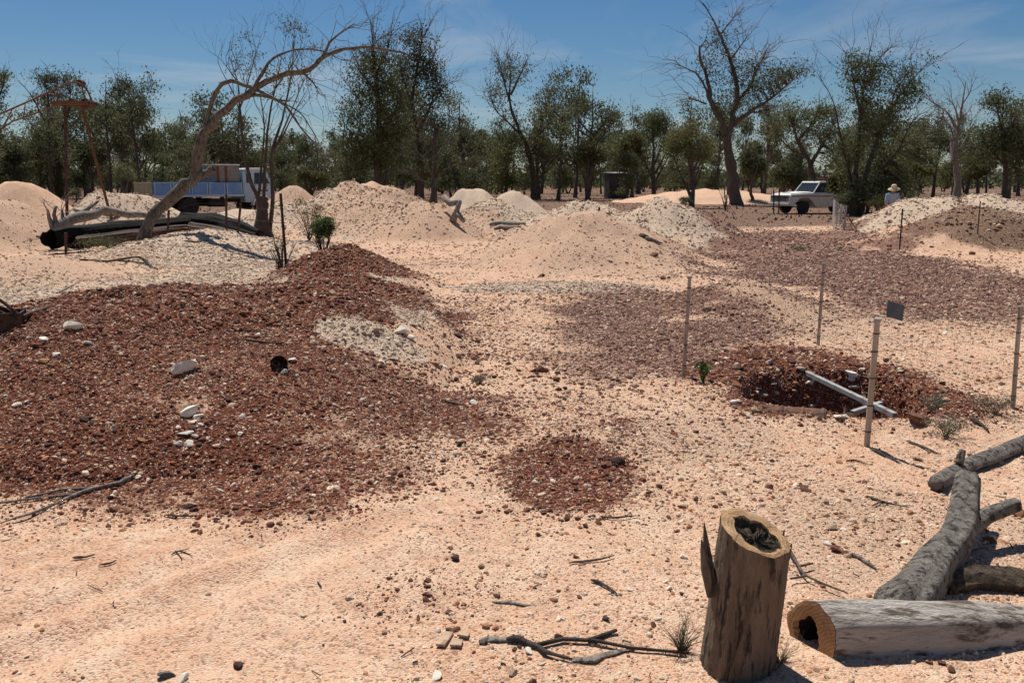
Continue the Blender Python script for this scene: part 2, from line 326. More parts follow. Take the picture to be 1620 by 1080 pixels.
M['sign'] = noisy('dark_grey_sign', (.075, .08, .08), (.105, .11, .11), 8, .6, (.16, .15, .13), 14, .1, .002, k3=.66)
M['shirt'] = noisy('blue_shirt', (.16, .25, .38), (.24, .34, .48), 8, .9)
M['trouser'] = noisy('work_trousers', (.10, .085, .07), (.15, .125, .10), 8, .95)
M['skin'] = noisy('skin', (.40, .22, .15), (.46, .26, .18), 10, .6)
M['straw'] = noisy('straw_hat', (.50, .38, .23), (.60, .47, .30), 30, .9)
M['rock_rust'] = noisy('rust_rock', (.20, .075, .035), (.32, .14, .07), 9, .95, (.10, .04, .025), 18, .7, .015)
M['rock_dark'] = noisy('dark_ironstone', (.085, .042, .030), (.15, .075, .05), 9, .95, (.05, .028, .022), 18, .7, .015)
M['rock_orange'] = noisy('orange_rock', (.42, .20, .09), (.55, .30, .15), 9, .95, (.28, .13, .07), 18, .6, .012)
M['rock_white'] = noisy('white_opal_clay', (.72, .63, .50), (.82, .74, .62), 9, .9, (.52, .38, .26), 14, .4, .008, k3=.62)
M['rock_tan'] = noisy('tan_rock', (.46, .32, .21), (.58, .43, .30), 9, .95, (.32, .20, .12), 16, .6, .012)
M['rock_grey'] = noisy('grey_rock', (.11, .10, .085), (.17, .155, .135), 9, .95, None, 18, .6, .012)
gm, gt, gp = new_mat('window_glass'); gp.inputs['Base Color'].default_value = (.02, .024, .026, 1); gp.inputs['Roughness'].default_value = .12; M['glass'] = gm
lm, lt_, lp = new_mat('headlight_glass'); lp.inputs['Base Color'].default_value = (.45, .45, .43, 1); lp.inputs['Roughness'].default_value = .15; M['lens'] = lm

# ground: colours of the different spoils, mixed by where they were tipped
gmat, t, p = new_mat('opal_field_ground'); geo = t.nodes.new('ShaderNodeNewGeometry'); P0 = geo.outputs['Position']
def nz(s, d=6, r=.6):
    n = N(t, 'ShaderNodeTexNoise', Scale=s, Detail=d, Roughness=r); t.links.new(P0, n.inputs['Vector']); return n.outputs[0]
def attr(nm):
    a = t.nodes.new('ShaderNodeAttribute'); a.attribute_name = nm; return a.outputs['Fac']
def mask(nm, k=.55, s=7, lo=.38, hi=.62):
    m_ = N(t, 'ShaderNodeMath'); m_.operation = 'MULTIPLY_ADD'; t.links.new(nz(s, 5, .7), m_.inputs[0]); m_.inputs[1].default_value = k*2
    a2 = N(t, 'ShaderNodeMath'); a2.operation = 'SUBTRACT'; t.links.new(attr(nm), a2.inputs[0]); a2.inputs[1].default_value = k
    t.links.new(a2.outputs[0], m_.inputs[2]); return ramp(t, m_.outputs[0], lo, hi)
c = mixc(t, ramp(t, nz(.6, 4), .35, .65), (.67, .435, .295), (.62, .355, .22))
c = mixc(t, ramp(t, nz(3.5, 6, .7), .45, .7), c, (.73, .52, .365))
c = mixc(t, mask('pale', .5, 5), c, (.59, .455, .335))
c = mixc(t, mask('orange', .6, 4, .3, .75), c, (.57, .375, .255))
c = mixc(t, mask('brown', .5, 4), c, (.20, .12, .075))
c = mixc(t, mask('soil', .5, .8), c, mixc(t, ramp(t, nz(1.1, 6, .75), .35, .7), (.105, .058, .040), (.20, .11, .072)))
c = mixc(t, mask('purple', .75, 6, .35, .8), c, (.22, .108, .078))
c = mixc(t, mask('dark', .45, 8), c, (.165, .050, .025))
# small chips lying in the dirt
vor = N(t, 'ShaderNodeTexVoronoi', Scale=95.0); t.links.new(P0, vor.inputs['Vector'])
vs_ = t.nodes.new('ShaderNodeSeparateColor'); t.links.new(vor.outputs['Color'], vs_.inputs[0])
c = mixc(t, ramp(t, vs_.outputs[0], .80, .84), c, mixc(t, .55, c, (.17, .07, .045)))
c = mixc(t, ramp(t, vs_.outputs[1], .86, .90), c, mixc(t, .6, c, (.74, .60, .45)))
vor2 = N(t, 'ShaderNodeTexVoronoi', Scale=17.0); t.links.new(P0, vor2.inputs['Vector'])
vs2 = t.nodes.new('ShaderNodeSeparateColor'); t.links.new(vor2.outputs['Color'], vs2.inputs[0])
c = mixc(t, ramp(t, vs2.outputs[0], .88, .95), c, mixc(t, .18, c, (.15, .07, .045)))
c = mixc(t, ramp(t, vs2.outputs[1], .9, .96), c, mixc(t, .15, c, (.72, .58, .43)))
t.links.new(c, p.inputs['Base Color']); p.inputs['Roughness'].default_value = 1; p.inputs['Specular IOR Level'].default_value = .1
ad = N(t, 'ShaderNodeMath'); ad.operation = 'MULTIPLY_ADD'; t.links.new(vor.outputs['Distance'], ad.inputs[0]); ad.inputs[1].default_value = -.5; t.links.new(nz(22, 6, .7), ad.inputs[2])
bump(t, p, ad.outputs[0], .6, .03)
M['ground'] = gmat
# gravel: colour comes with each stone
pm, t, p = new_mat('gravel_stone'); a = t.nodes.new('ShaderNodeAttribute'); a.attribute_type = 'INSTANCER'; a.attribute_name = 'col'
tcn = t.nodes.new('ShaderNodeTexCoord'); n = N(t, 'ShaderNodeTexNoise', Scale=2.2, Detail=4); t.links.new(tcn.outputs['Object'], n.inputs['Vector'])
t.links.new(mixc(t, 1.0, a.outputs['Color'], ramp(t, n.outputs[0], .3, .7, (.75, .72, .7), (1.1, 1.1, 1.1)), 'MULTIPLY'), p.inputs['Base Color']); p.inputs['Roughness'].default_value = .9
M['pebble'] = pm

# ------------------------------------------------------------------ ground sheet
def axis(lo_d, hi_d, d, g1, lim1, lim0, g0, gf=None):
    a = list(np.arange(lo_d, hi_d, d)); s = d
    while a[-1] < lim1:
        s *= g1 if (gf is None or a[-1] < gf[0]) else gf[1]; a.append(a[-1]+s)
    b = [lo_d]; s = d
    while b[-1] > lim0: s *= g0; b.append(b[-1]-s)
    return np.array(sorted(set(b[1:]) | set(a)))
xs = axis(-4.6, 4.6, .036, 1.026, 3500, -3500, 1.026, None)
ys = axis(2.4, 9.4, .036, 1.011, 4000, -400, 1.08, (48, 1.07))
X, Y = np.meshgrid(xs, ys); Zg = H(X, Y)
nx, ny = len(xs), len(ys)
idx = np.arange(nx*ny).reshape(ny, nx)
F = np.stack([idx[:-1, :-1], idx[:-1, 1:], idx[1:, 1:], idx[1:, :-1]], -1).reshape(-1, 4)
gme = fast_mesh('ground', np.stack([X, Y, Zg], -1).reshape(-1, 3), F, [M['ground']], True)
near = (Y < 70).astype(float)
for k in ('dark', 'purple', 'pale', 'orange', 'brown'):
    A = gme.attributes.new(k, 'FLOAT', 'POINT'); A.data.foreach_set('value', (zone(k, X, Y)*near).astype(np.float32).ravel())
A = gme.attributes.new('soil', 'FLOAT', 'POINT'); A.data.foreach_set('value', soil_mask(X, Y).astype(np.float32).ravel())
tag(link('ground', gme), 'pale pink sandy opal field ground with gravel spoil heaps and red patches', 'ground', kind='structure')
print('ground', nx, ny)
# ------------------------------------------------------------------ trees
def perp(d):
    return d.orthogonal().normalized()
class Tree:
    """a skeleton of limbs (world points) that grows twigs and leaves"""
    def __init__(s, seed=0): s.limbs = []; s.twigs = []; s.leaf_c = []; s.rd = random.Random(seed); s.nr = np.random.default_rng(seed+100)
    def limb(s, pts, r0, r1, smooth=True):
        pts = [Vector(p) for p in pts]
        if smooth and len(pts) > 2:      # Catmull-Rom
            q = []
            for i in range(len(pts)-1):
                a, b, c, d = pts[max(i-1, 0)], pts[i], pts[i+1], pts[min(i+2, len(pts)-1)]
                for k in range(3):
                    u = k/3; q.append(.5*((2*b)+(c-a)*u+(2*a-5*b+4*c-d)*u*u+(3*b-a-3*c+d)*u**3))
            pts = q+[pts[-1]]
        n = len(pts); L = [0]
        for i in range(n-1): L.append(L[-1]+(pts[i+1]-pts[i]).length)
        rad = [r0+(r1-r0)*(l/max(L[-1], 1e-6))**.85 for l in L]
        s.limbs.append((pts, rad)); return len(s.limbs)-1
    def nearest(s, p):
        best = None
        for pts, rad in s.limbs:
            for q, r in zip(pts, rad):
                d = (q-p).length_squared
                if best is None or d < best[0]: best = (d, q, r)
        return best
    def twig(s, a, b, r0, r1=.006, sag=.1, n=4, jit=.08):
        a = Vector(a); b = Vector(b); L = (b-a).length; pts = []
        for i in range(n+1):
            u = i/n; q = a.lerp(b, u); q.z += math.sin(u*math.pi)*L*sag
            if 0 < i < n: q += Vector((s.rd.uniform(-1, 1), s.rd.uniform(-1, 1), s.rd.uniform(-1, 1)))*L*jit
            pts.append(q)
        s.twigs.append((pts, [r0+(r1-r0)*i/n for i in range(n+1)])); return pts
    def bare_twigs(s, n, L=(.5, 1.6), up=.5, start=.35, only=None, r=.014, fork=3, spread=.8):
        src = [s.limbs[i] for i in only] if only else s.limbs
        for _ in range(n):
            pts, rad = s.rd.choice(src); k = s.rd.randint(int((len(pts)-1)*start), len(pts)-1); a = pts[k]
            d = (pts[k]-pts[k-1]).normalized() if k else Vector((0, 0, 1))
            d = (d + Vector((s.rd.gauss(0, 1), s.rd.gauss(0, 1), s.rd.gauss(0, .6)))*spread + Vector((0, 0, up))).normalized()
            l = s.rd.uniform(*L); rr = min(r, rad[k]*.7); q = s.twig(a, a+d*l, rr, rr*.35, .06, 4, .07)
            for f in range(fork):
                j = s.rd.randint(1, 4); d2 = (d+Vector((s.rd.gauss(0, 1), s.rd.gauss(0, 1), s.rd.gauss(0, 1)))*.75+Vector((0, 0, up*.4))).normalized()
                s.twig(q[j], q[j]+d2*l*s.rd.uniform(.25, .6), rr*.5, rr*.22, .05, 3, .08)
    def blob(s, c, rx, ry, rz, n, per=26, sig=.28, twig=True, tr=.03):
        """foliage in an ellipsoid: clumps joined to the nearest limb by twigs"""
        m = max(3, n//per)
        for _ in range(m):
            d = s.nr.normal(size=3); d /= np.linalg.norm(d); rr = s.nr.random()**.45
            q = Vector((c[0]+d[0]*rx*rr, c[1]+d[1]*ry*rr, c[2]+d[2]*rz*rr))
            if twig and s.limbs:
                _, a, r = s.nearest(q); s.twig(a, q, min(tr, r*.6), .006, .06, 3, .07)
            k = int(per*s.nr.uniform(.45, 1.6)); sg = sig*s.nr.uniform(.6, 1.3)
            s.leaf_c.append(np.array(q)+s.nr.normal(size=(k, 3))*sg*np.array((1, 1, .7)))
    def leaves_mesh(s, name, mat, ln, wd, droop=.5, origin=(0, 0, 0)):
        if not s.leaf_c: return None
        C = np.concatenate(s.leaf_c)-np.array(origin); n = len(C); r = s.nr
        d = r.normal(size=(n, 3)); d[:, 2] -= droop*1.6; d /= np.linalg.norm(d, axis=1)[:, None]
        sd_ = np.cross(d, r.normal(size=(n, 3))); sd_ /= np.linalg.norm(sd_, axis=1)[:, None]+1e-9
        l = (ln*r.uniform(.5, 1.25, n)*.92)[:, None]; w_ = (wd*r.uniform(.5, 1.2, n)*.85)[:, None]
        nn = np.cross(d, sd_)*w_*.25
        V = np.stack([C-d*l*.5, C+sd_*w_*.5+nn, C+d*l*.5, C-sd_*w_*.5+nn], 1).reshape(-1, 3)
        return fast_mesh(name, V, np.arange(4*n).reshape(-1, 4), [mat])
    def wood_mesh(s, name, mat, origin=(0, 0, 0), flare=True):
        Vs = []; Fs = []; b = 0; o = np.array(origin)
        for gi, (pts, rad) in enumerate(s.limbs+s.twigs):
            big = gi < len(s.limbs); n = len(pts); mr = max(rad); sides = 10 if mr > .15 else 7 if mr > .06 else 5 if big else 3
            t = (pts[1]-pts[0]).normalized(); nr_ = perp(t); ring = []
            for i in range(n):
                t = (pts[min(i+1, n-1)]-pts[max(i-1, 0)]).normalized(); nr_ = nr_-t*nr_.dot(t)
                nr_ = nr_.normalized() if nr_.length > 1e-5 else perp(t); bn = t.cross(nr_); kn = max(-.12, s.rd.gauss(0, .09)); cj = (nr_*s.rd.gauss(0, .22)+bn*s.rd.gauss(0, .22))*rad[i] if big and 0 < i < n-1 else Vector()
                for k in range(sides):
                    a = 2*math.pi*k/sides; rr = rad[i]*(1+(s.rd.uniform(-.09, .09)+kn if big else 0))
                    if flare and gi == 0 and i < 2: rr *= (1.35, 1.12)[i]
                    Vs.append(pts[i]+cj+(nr_*math.cos(a)+bn*math.sin(a))*rr)
            for i in range(n-1):
                for k in range(sides): Fs.append((b+i*sides+k, b+i*sides+(k+1) % sides, b+(i+1)*sides+(k+1) % sides, b+(i+1)*sides+k))
            b += n*sides
        return fast_mesh(name, np.array([tuple(v) for v in Vs])-o, Fs, [mat], True)
    def finish(s, name, base, label, cat, bark, leafm, ln=.16, wd=.07, droop=.5, group=None, crown='crown', trunk='trunk'):
        e = empty(name, base, label, cat, group)
        link(trunk, s.wood_mesh(trunk, bark, base), e)
        me = s.leaves_mesh(crown, leafm, ln, wd, droop, base)
        if me: link(crown, me, e)
        return e

def traced(name, base_px, D, label, trunks, r0, blobs, bark, leafm, seed, n_tw=40, tw=(.6, 1.8), up=.4, ln=.16, wd=.07, cat='tree', sink=.15, droop=.5, group=None, depth=.45, per=26, sig=.3, fork=3, only=None, spread=.8):
    """limbs and leaf masses traced from the picture, set at the tree's own distance and given depth there"""
    T = Tree(seed); S = D/FPX; rd = random.Random(seed)
    bx = at(base_px[0], base_px[1], D).x; base = Vector((bx, D, Hs(bx, D)))
    dep = []                                  # (px, py, y) of what has been laid
    for bi, br in enumerate(trunks):
        pl, a0, a1 = br[0], br[1], br[2]
        if bi == 0 or (len(br) > 3 and br[3]): y0 = D
        else: y0 = min(dep, key=lambda q: (q[0]-pl[0][0])**2+(q[1]-pl[0][1])**2)[2]
        Lp = sum(math.dist(pl[i], pl[i+1]) for i in range(len(pl)-1)); dy = rd.uniform(-1, 1)*Lp*S*depth*(0.25 if bi == 0 else 1)
        pts = []; acc = 0
        for i, q in enumerate(pl):
            if i: acc += math.dist(pl[i-1], q)
            y = y0+dy*(acc/Lp)**1.3; pts.append(at(q[0], q[1], y)); dep.append((q[0], q[1], y))
        if bi == 0 or (len(br) > 3 and br[3]): pts[0] = Vector((pts[0].x, pts[0].y, Hs(pts[0].x, pts[0].y)-sink))
        T.limb(pts, a0*r0, a1*r0)
    for (px, py, rx, ry, n) in blobs:
        y = min(dep, key=lambda q: (q[0]-px)**2+(q[1]-py)**2)[2]; c_ = at(px, py, y+rd.uniform(-.4, .4)*rx*S)
        T.blob(c_, rx*S, rx*S*.9, ry*S, n, per, sig)
    if n_tw: T.bare_twigs(n_tw, tw, up, .35, only, .02*D/50, fork, spread)
    return T.finish(name, base, label, cat, bark, leafm, ln, wd, droop, group)

# --- the leaning bare tree in front of the blue truck
traced('leaning_tree', (222, 383), 21.3, 'bare grey-brown tree leaning far right in front of the blue truck', [
 ([(222, 388), (236, 352), (262, 322), (288, 298), (308, 280), (310, 262), (318, 222), (345, 184), (390, 150), (440, 122), (490, 110), (512, 90), (545, 78), (585, 76), (640, 84)], 1.0, .12),
 ([(302, 286), (322, 276), (338, 268)], .62, .5),
 ([(325, 206), (333, 168), (346, 140), (366, 129), (395, 138), (425, 152), (452, 168), (475, 200), (500, 232), (516, 258)], .38, .06),
 ([(378, 160), (405, 150), (435, 157), (456, 160)], .30, .12),
 ([(400, 142), (425, 100), (450, 84), (480, 78), (512, 82), (540, 95), (556, 97)], .24, .05),
 ([(508, 95), (522, 68), (543, 50), (560, 38)], .26, .06),
 ([(478, 115), (495, 130), (505, 149)], .18, .05), ([(430, 155), (470, 175), (490, 200), (515, 245)], .14, .03),
 ([(585, 76), (600, 62), (612, 55), (622, 48)], .12, .04), ([(600, 77), (590, 50), (592, 30)], .10, .03)],
 .175, [(470, 140, 40, 24, 110), (455, 112, 26, 14, 120), (508, 85, 22, 14, 90), (428, 118, 26, 16, 70)], M['bark_lean'], M['leaf_gum'], 3, 75, (.4, 1.2), -.35, .09, .04, sink=.25, depth=.12, per=9, sig=.16, fork=2, only=[2, 4, 5, 6, 7, 8, 9])
# --- thin many-stemmed tree growing beside it
traced('many_stemmed_tree', (415, 346), 27.5, 'thin tree with many bare upright stems just left of the truck cab front', [
 ([(417, 350), (416, 332), (416, 312)], 2.4, 1.5), ([(412, 348), (408, 318), (396, 285), (385, 235), (380, 180), (376, 130), (362, 88)], .9, .06, 1), ([(418, 348), (418, 310), (420, 250), (425, 190), (440, 120), (452, 60)], .7, .05, 1),
 ([(424, 348), (432, 310), (428, 250), (446, 190), (462, 110), (466, 45)], .7, .05, 1), ([(428, 250), (455, 190), (480, 130), (500, 105)], .4, .05), ([(408, 318), (414, 260), (418, 200), (408, 130), (402, 100)], .45, .05),
 ([(385, 200), (370, 150), (345, 100), (350, 80)], .3, .04), ([(380, 170), (395, 120), (412, 60)], .3, .04), ([(376, 130), (350, 95), (340, 88)], .2, .04), ([(436, 140), (470, 90), (478, 60)], .3, .04), ([(440, 230), (470, 170), (500, 120)], .3, .04)],
 .11, [(465, 45, 22, 12, 260), (385, 58, 10, 7, 50), (382, 100, 18, 24, 150), (425, 130, 30, 26, 120), (395, 80, 30, 20, 60)], M['bark_dark'], M['leaf_gum'], 5, 70, (.5, 1.5), .9, .10, .05, per=10, sig=.2, depth=.15)
# --- tall gums behind the heaps
traced('tall_gum_tree', (600, 296), 52, 'dense dark gum tree with thick trunk and low foliage behind the central heaps', [
 ([(600, 300), (599, 260), (602, 215), (598, 160), (592, 110), (590, 70), (586, 35)], 1.0, .06), ([(602, 215), (622, 180), (635, 150)], .4, .1), ([(600, 260), (575, 215), (552, 190)], .35, .08), ([(600, 245), (630, 220), (645, 195)], .3, .08),
 ([(597, 150), (575, 120), (560, 100)], .3, .08), ([(594, 120), (612, 80), (620, 50)], .3, .06), ([(575, 215), (545, 208), (528, 205)], .15, .04), ([(570, 160), (555, 140), (545, 130)], .15, .04)],
 .33, [(595, 200, 44, 42, 3000), (575, 245, 36, 34, 2300), (615, 250, 34, 34, 1600), (590, 140, 40, 34, 2300), (615, 165, 28, 30, 1500), (590, 100, 30, 22, 1500), (605, 75, 20, 16, 350), (560, 180, 24, 24, 900), (635, 205, 22, 22, 900), (555, 225, 20, 26, 800)],
 M['bark_dark'], M['leaf_dark'], 11, 40, (.7, 2.0), .6, .2, .1, per=30, sig=.36)
traced('tall_gum_tree', (668, 292), 56, 'tall slender gum tree standing right beside the dense gum behind the heaps', [
 ([(668, 300), (664, 250), (660, 210), (652, 165), (658, 120), (665, 80), (668, 45), (660, 22)], .8, .05), ([(660, 210), (680, 170), (692, 130)], .4, .08), ([(652, 165), (638, 125), (632, 95)], .35, .06), ([(660, 120), (685, 90), (690, 70)], .3, .05), ([(664, 250), (690, 215), (700, 190)], .3, .06), ([(680, 170), (705, 135), (725, 128)], .18, .04), ([(670, 60), (682, 35), (690, 20)], .15, .03)],
 .27, [(660, 70, 24, 26, 1100), (645, 110, 24, 34, 1300), (675, 110, 26, 30, 1500), (685, 150, 24, 26, 1200), (665, 185, 22, 26, 700), (690, 205, 22, 24, 800), (650, 225, 20, 26, 600), (675, 250, 26, 24, 900), (640, 60, 14, 16, 250)],
 M['bark_dark'], M['leaf_dark'], 12, 70, (.7, 2.3), .3, .2, .1, per=26, sig=.34)
traced('open_gum_tree', (842, 300), 84, 'open gum tree with forked leaning trunk between the two pale heaps and the dark shed', [
 ([(845, 305), (842, 265), (835, 235), (818, 200), (806, 160), (808, 120), (800, 82)], 1.0, .06), ([(840, 255), (850, 215), (862, 180), (872, 145), (882, 130)], .55, .06), ([(825, 215), (800, 190), (782, 172), (775, 145)], .4, .05), ([(808, 150), (825, 115), (835, 92)], .4, .05), ([(806, 160), (795, 120), (788, 95)], .3, .04), ([(852, 215), (880, 180), (890, 155)], .3, .05)],
 .31, [(800, 118, 22, 26, 500), (822, 112, 18, 24, 450), (785, 150, 18, 18, 380), (865, 165, 28, 26, 900), (875, 145, 18, 14, 350), (855, 200, 26, 24, 700), (885, 185, 18, 20, 350), (800, 180, 22, 18, 250), (865, 240, 26, 26, 900), (830, 250, 20, 20, 400)],
 M['bark_far'], M['leaf_gum'], 13, 90, (1, 3), .6, .28, .14, per=18, sig=.5)
traced('giant_gum_tree', (1164, 322), 66, 'tallest gum tree with stout forked trunk and half-dead crown left of the white pickup', [
 ([(1165, 326), (1160, 285), (1155, 250), (1148, 215)], 1.0, .72), ([(1150, 220), (1135, 180), (1122, 155), (1118, 120), (1108, 95), (1107, 74)], .55, .18), ([(1150, 222), (1160, 180), (1166, 155), (1160, 110), (1145, 70), (1130, 35), (1112, 5)], .55, .08),
 ([(1162, 172), (1175, 150), (1190, 130), (1195, 108), (1202, 100)], .35, .12), ([(1160, 200), (1185, 178), (1215, 160), (1245, 135), (1270, 112)], .38, .05), ([(1120, 150), (1105, 120), (1085, 108), (1062, 100)], .25, .04), ([(1118, 165), (1105, 160), (1094, 157)], .18, .1), ([(1155, 95), (1170, 75), (1185, 55)], .2, .04), ([(1140, 55), (1155, 35), (1165, 22)], .16, .03), ([(1190, 130), (1205, 95), (1218, 70)], .2, .04), ([(1188, 178), (1200, 178), (1204, 177)], .15, .1)],
 .44, [(1135, 60, 20, 24, 420), (1150, 85, 18, 20, 260), (1190, 105, 20, 22, 320), (1150, 160, 32, 24, 700), (1175, 135, 26, 28, 600), (1225, 125, 32, 18, 900), (1255, 115, 22, 14, 500), (1205, 145, 28, 18, 650), (1130, 120, 20, 20, 300), (1145, 180, 26, 18, 450), (1115, 100, 14, 14, 120), (1160, 100, 18, 22, 220)],
 M['bark'], M['leaf_gum'], 14, 130, (1, 3.2), .15, .24, .11, per=16, sig=.42, spread=1.0)
traced('round_gum_tree', (1285, 300), 78, 'round-crowned gum tree directly behind the cab of the white pickup', [
 ([(1290, 318), (1286, 285), (1280, 255), (1265, 230), (1255, 200)], 1.0, .2), ([(1282, 262), (1300, 230), (1318, 200)], .6, .1), ([(1280, 250), (1250, 235), (1228, 210)], .4, .06), ([(1262, 225), (1285, 195), (1300, 170)], .4, .06)],
 .36, [(1255, 180, 34, 22, 1100), (1235, 205, 22, 20, 600), (1290, 195, 36, 28, 1700), (1315, 220, 26, 28, 1200), (1270, 225, 26, 22, 500), (1312, 180, 24, 18, 700), (1320, 250, 20, 18, 500)], M['bark_far'], M['leaf_gum'], 15, 40, (1, 2.5), .4, .28, .14, per=22, sig=.45)
traced('many_stemmed_gum_tree', (1362, 328), 45, 'tall dark gum clump with several stems hiding the rear of the white pickup', [
 ([(1350, 335), (1354, 290), (1358, 230), (1362, 180), (1368, 120), (1378, 75)], 1.0, .06), ([(1360, 335), (1368, 285), (1385, 230), (1405, 180), (1440, 130), (1478, 90)], .8, .05, 1), ([(1370, 335), (1385, 285), (1420, 240), (1445, 190), (1470, 175)], .6, .05, 1), ([(1348, 335), (1345, 280), (1330, 220), (1318, 160), (1295, 120)], .5, .05, 1), ([(1362, 180), (1350, 130), (1345, 75)], .4, .05), ([(1366, 140), (1385, 100), (1410, 75)], .35, .05), ([(1405, 190), (1415, 150), (1440, 110)], .4, .05), ([(1420, 240), (1450, 215), (1480, 195)], .2, .03)],
 .20, [(1362, 105, 24, 24, 700), (1385, 120, 22, 26, 600), (1432, 125, 20, 20, 420), (1360, 130, 28, 30, 1000), (1375, 170, 26, 30, 1000), (1355, 215, 28, 30, 900), (1400, 215, 32, 30, 900), (1425, 150, 24, 26, 900), (1410, 190, 26, 24, 900), (1470, 95, 10, 10, 110), (1395, 260, 36, 26, 1300), (1420, 290, 34, 24, 1500), (1380, 305, 34, 22, 1500), (1340, 255, 22, 30, 900), (1445, 135, 16, 16, 300), (1350, 300, 26, 20, 700)],
 M['bark_dark'], M['leaf_dark'], 16, 110, (.7, 2.4), .2, .18, .09, per=26, sig=.32)
traced('dead_grey_tree', (1515, 300), 58, 'dead leafless grey tree with broken stub rising behind the right-hand heap', [
 ([(1514, 312), (1514, 270), (1512, 230), (1518, 195), (1522, 165), (1528, 130)], 1.0, .06), ([(1510, 255), (1508, 225)], .75, .6), ([(1516, 205), (1500, 180), (1480, 165), (1455, 148)], .35, .04), ([(1518, 195), (1508, 165), (1495, 155)], .3, .04), ([(1514, 240), (1505, 205), (1495, 190), (1482, 185)], .3, .04), ([(1522, 230), (1535, 205), (1545, 190)], .25, .04), ([(1522, 165), (1535, 145), (1537, 125)], .2, .03)],
 .30, [], M['bark_dead'], M['leaf_gum'], 17, 60, (.6, 1.9), .5, fork=4)
traced('dark_gum_tree', (1592, 318), 54, 'dark gum tree with tufted top at the right edge of the picture', [
 ([(1588, 325), (1590, 285), (1590, 240), (1584, 200), (1575, 165)], 1.0, .1), ([(1590, 262), (1570, 240), (1555, 225)], .35, .06), ([(1590, 275), (1610, 255), (1625, 235)], .4, .06), ([(1587, 215), (1605, 190), (1618, 175)], .3, .05)],
 .24, [(1575, 160, 20, 16, 800), (1590, 172, 18, 14, 400), (1565, 210, 26, 18, 1000), (1600, 215, 30, 22, 1500), (1580, 235, 30, 20, 1100), (1620, 240, 30, 26, 1500), (1610, 275, 20, 16, 600), (1555, 222, 18, 14, 400)], M['bark_dark'], M['leaf_dark'], 18, 24, (.6, 1.8), .4, .2, .1, per=28, sig=.33)
traced('spreading_gum_tree', (196, 302), 86, 'spreading gum tree above the scrub just right of the rusty hoist', [
 ([(198, 308), (196, 270), (194, 235), (190, 200), (188, 160), (186, 115)], 1.0, .06), ([(194, 235), (215, 200), (238, 180)], .5, .06), ([(194, 230), (170, 200), (158, 175)], .5, .06), ([(190, 190), (210, 160), (228, 145)], .35, .05)],
 .36, [(192, 145, 24, 22, 1000), (180, 180, 26, 24, 1300), (215, 165, 24, 20, 900), (225, 185, 22, 18, 700), (160, 180, 18, 22, 700), (195, 205, 36, 18, 1300), (200, 130, 16, 14, 350)], M['bark_far'], M['leaf_gum'], 19, 40, (1, 2.4), .5, .28, .14, per=20, sig=.45)
traced('spreading_gum_tree', (92, 306), 92, 'gum tree with flat tufted top rising behind the rusty hoist arm', [
 ([(95, 308), (92, 265), (88, 225), (80, 185), (75, 150), (68, 125)], 1.0, .1), ([(88, 225), (105, 185), (112, 150)], .55, .08), ([(86, 215), (62, 175), (45, 145), (30, 130)], .4, .05), ([(92, 240), (120, 215), (135, 190)], .35, .05)],
 .36, [(75, 125, 24, 12, 800), (105, 128, 20, 14, 800), (95, 150, 26, 16, 700), (125, 180, 24, 20, 700), (60, 200, 26, 18, 500), (90, 215, 40, 18, 900)], M['bark_far'], M['leaf_gum'], 20, 50, (1, 2.6), .5, .28, .14, per=20, sig=.45)
traced('edge_gum_tree', (-12, 310), 70, 'gum tree half cut off by the left edge of the picture', [
 ([(-14, 312), (-18, 250), (-22, 190), (-10, 140)], 1.0, .1), ([(-18, 240), (5, 200), (20, 180)], .4, .05), ([(-22, 190), (0, 150), (10, 115)], .4, .05)],
 .33, [(-8, 135, 20, 22, 900), (-20, 170, 30, 26, 1200), (-5, 215, 26, 20, 900), (2, 120, 10, 12, 250)], M['bark_far'], M['leaf_dark'], 21, 20, (.8, 2), .4, .25, .12)
traced('dead_twiggy_tree', (686, 310), 31.5, 'small dead twiggy tree rooted on the edge of the pink central heap', [
 ([(686, 314), (686, 290), (688, 262), (690, 235), (684, 205)], 1.0, .15), ([(687, 280), (672, 258), (660, 240)], .4, .08), ([(688, 285), (705, 268), (730, 258), (760, 252)], .35, .05), ([(688, 255), (702, 230), (712, 215)], .4, .08), ([(689, 240), (675, 220), (668, 206)], .3, .06), ([(684, 292), (665, 284), (650, 276)], .25, .05)],
 .13, [], M['bark_dark'], M['leaf_gum'], 22, 60, (.4, 1.2), .3, fork=4)
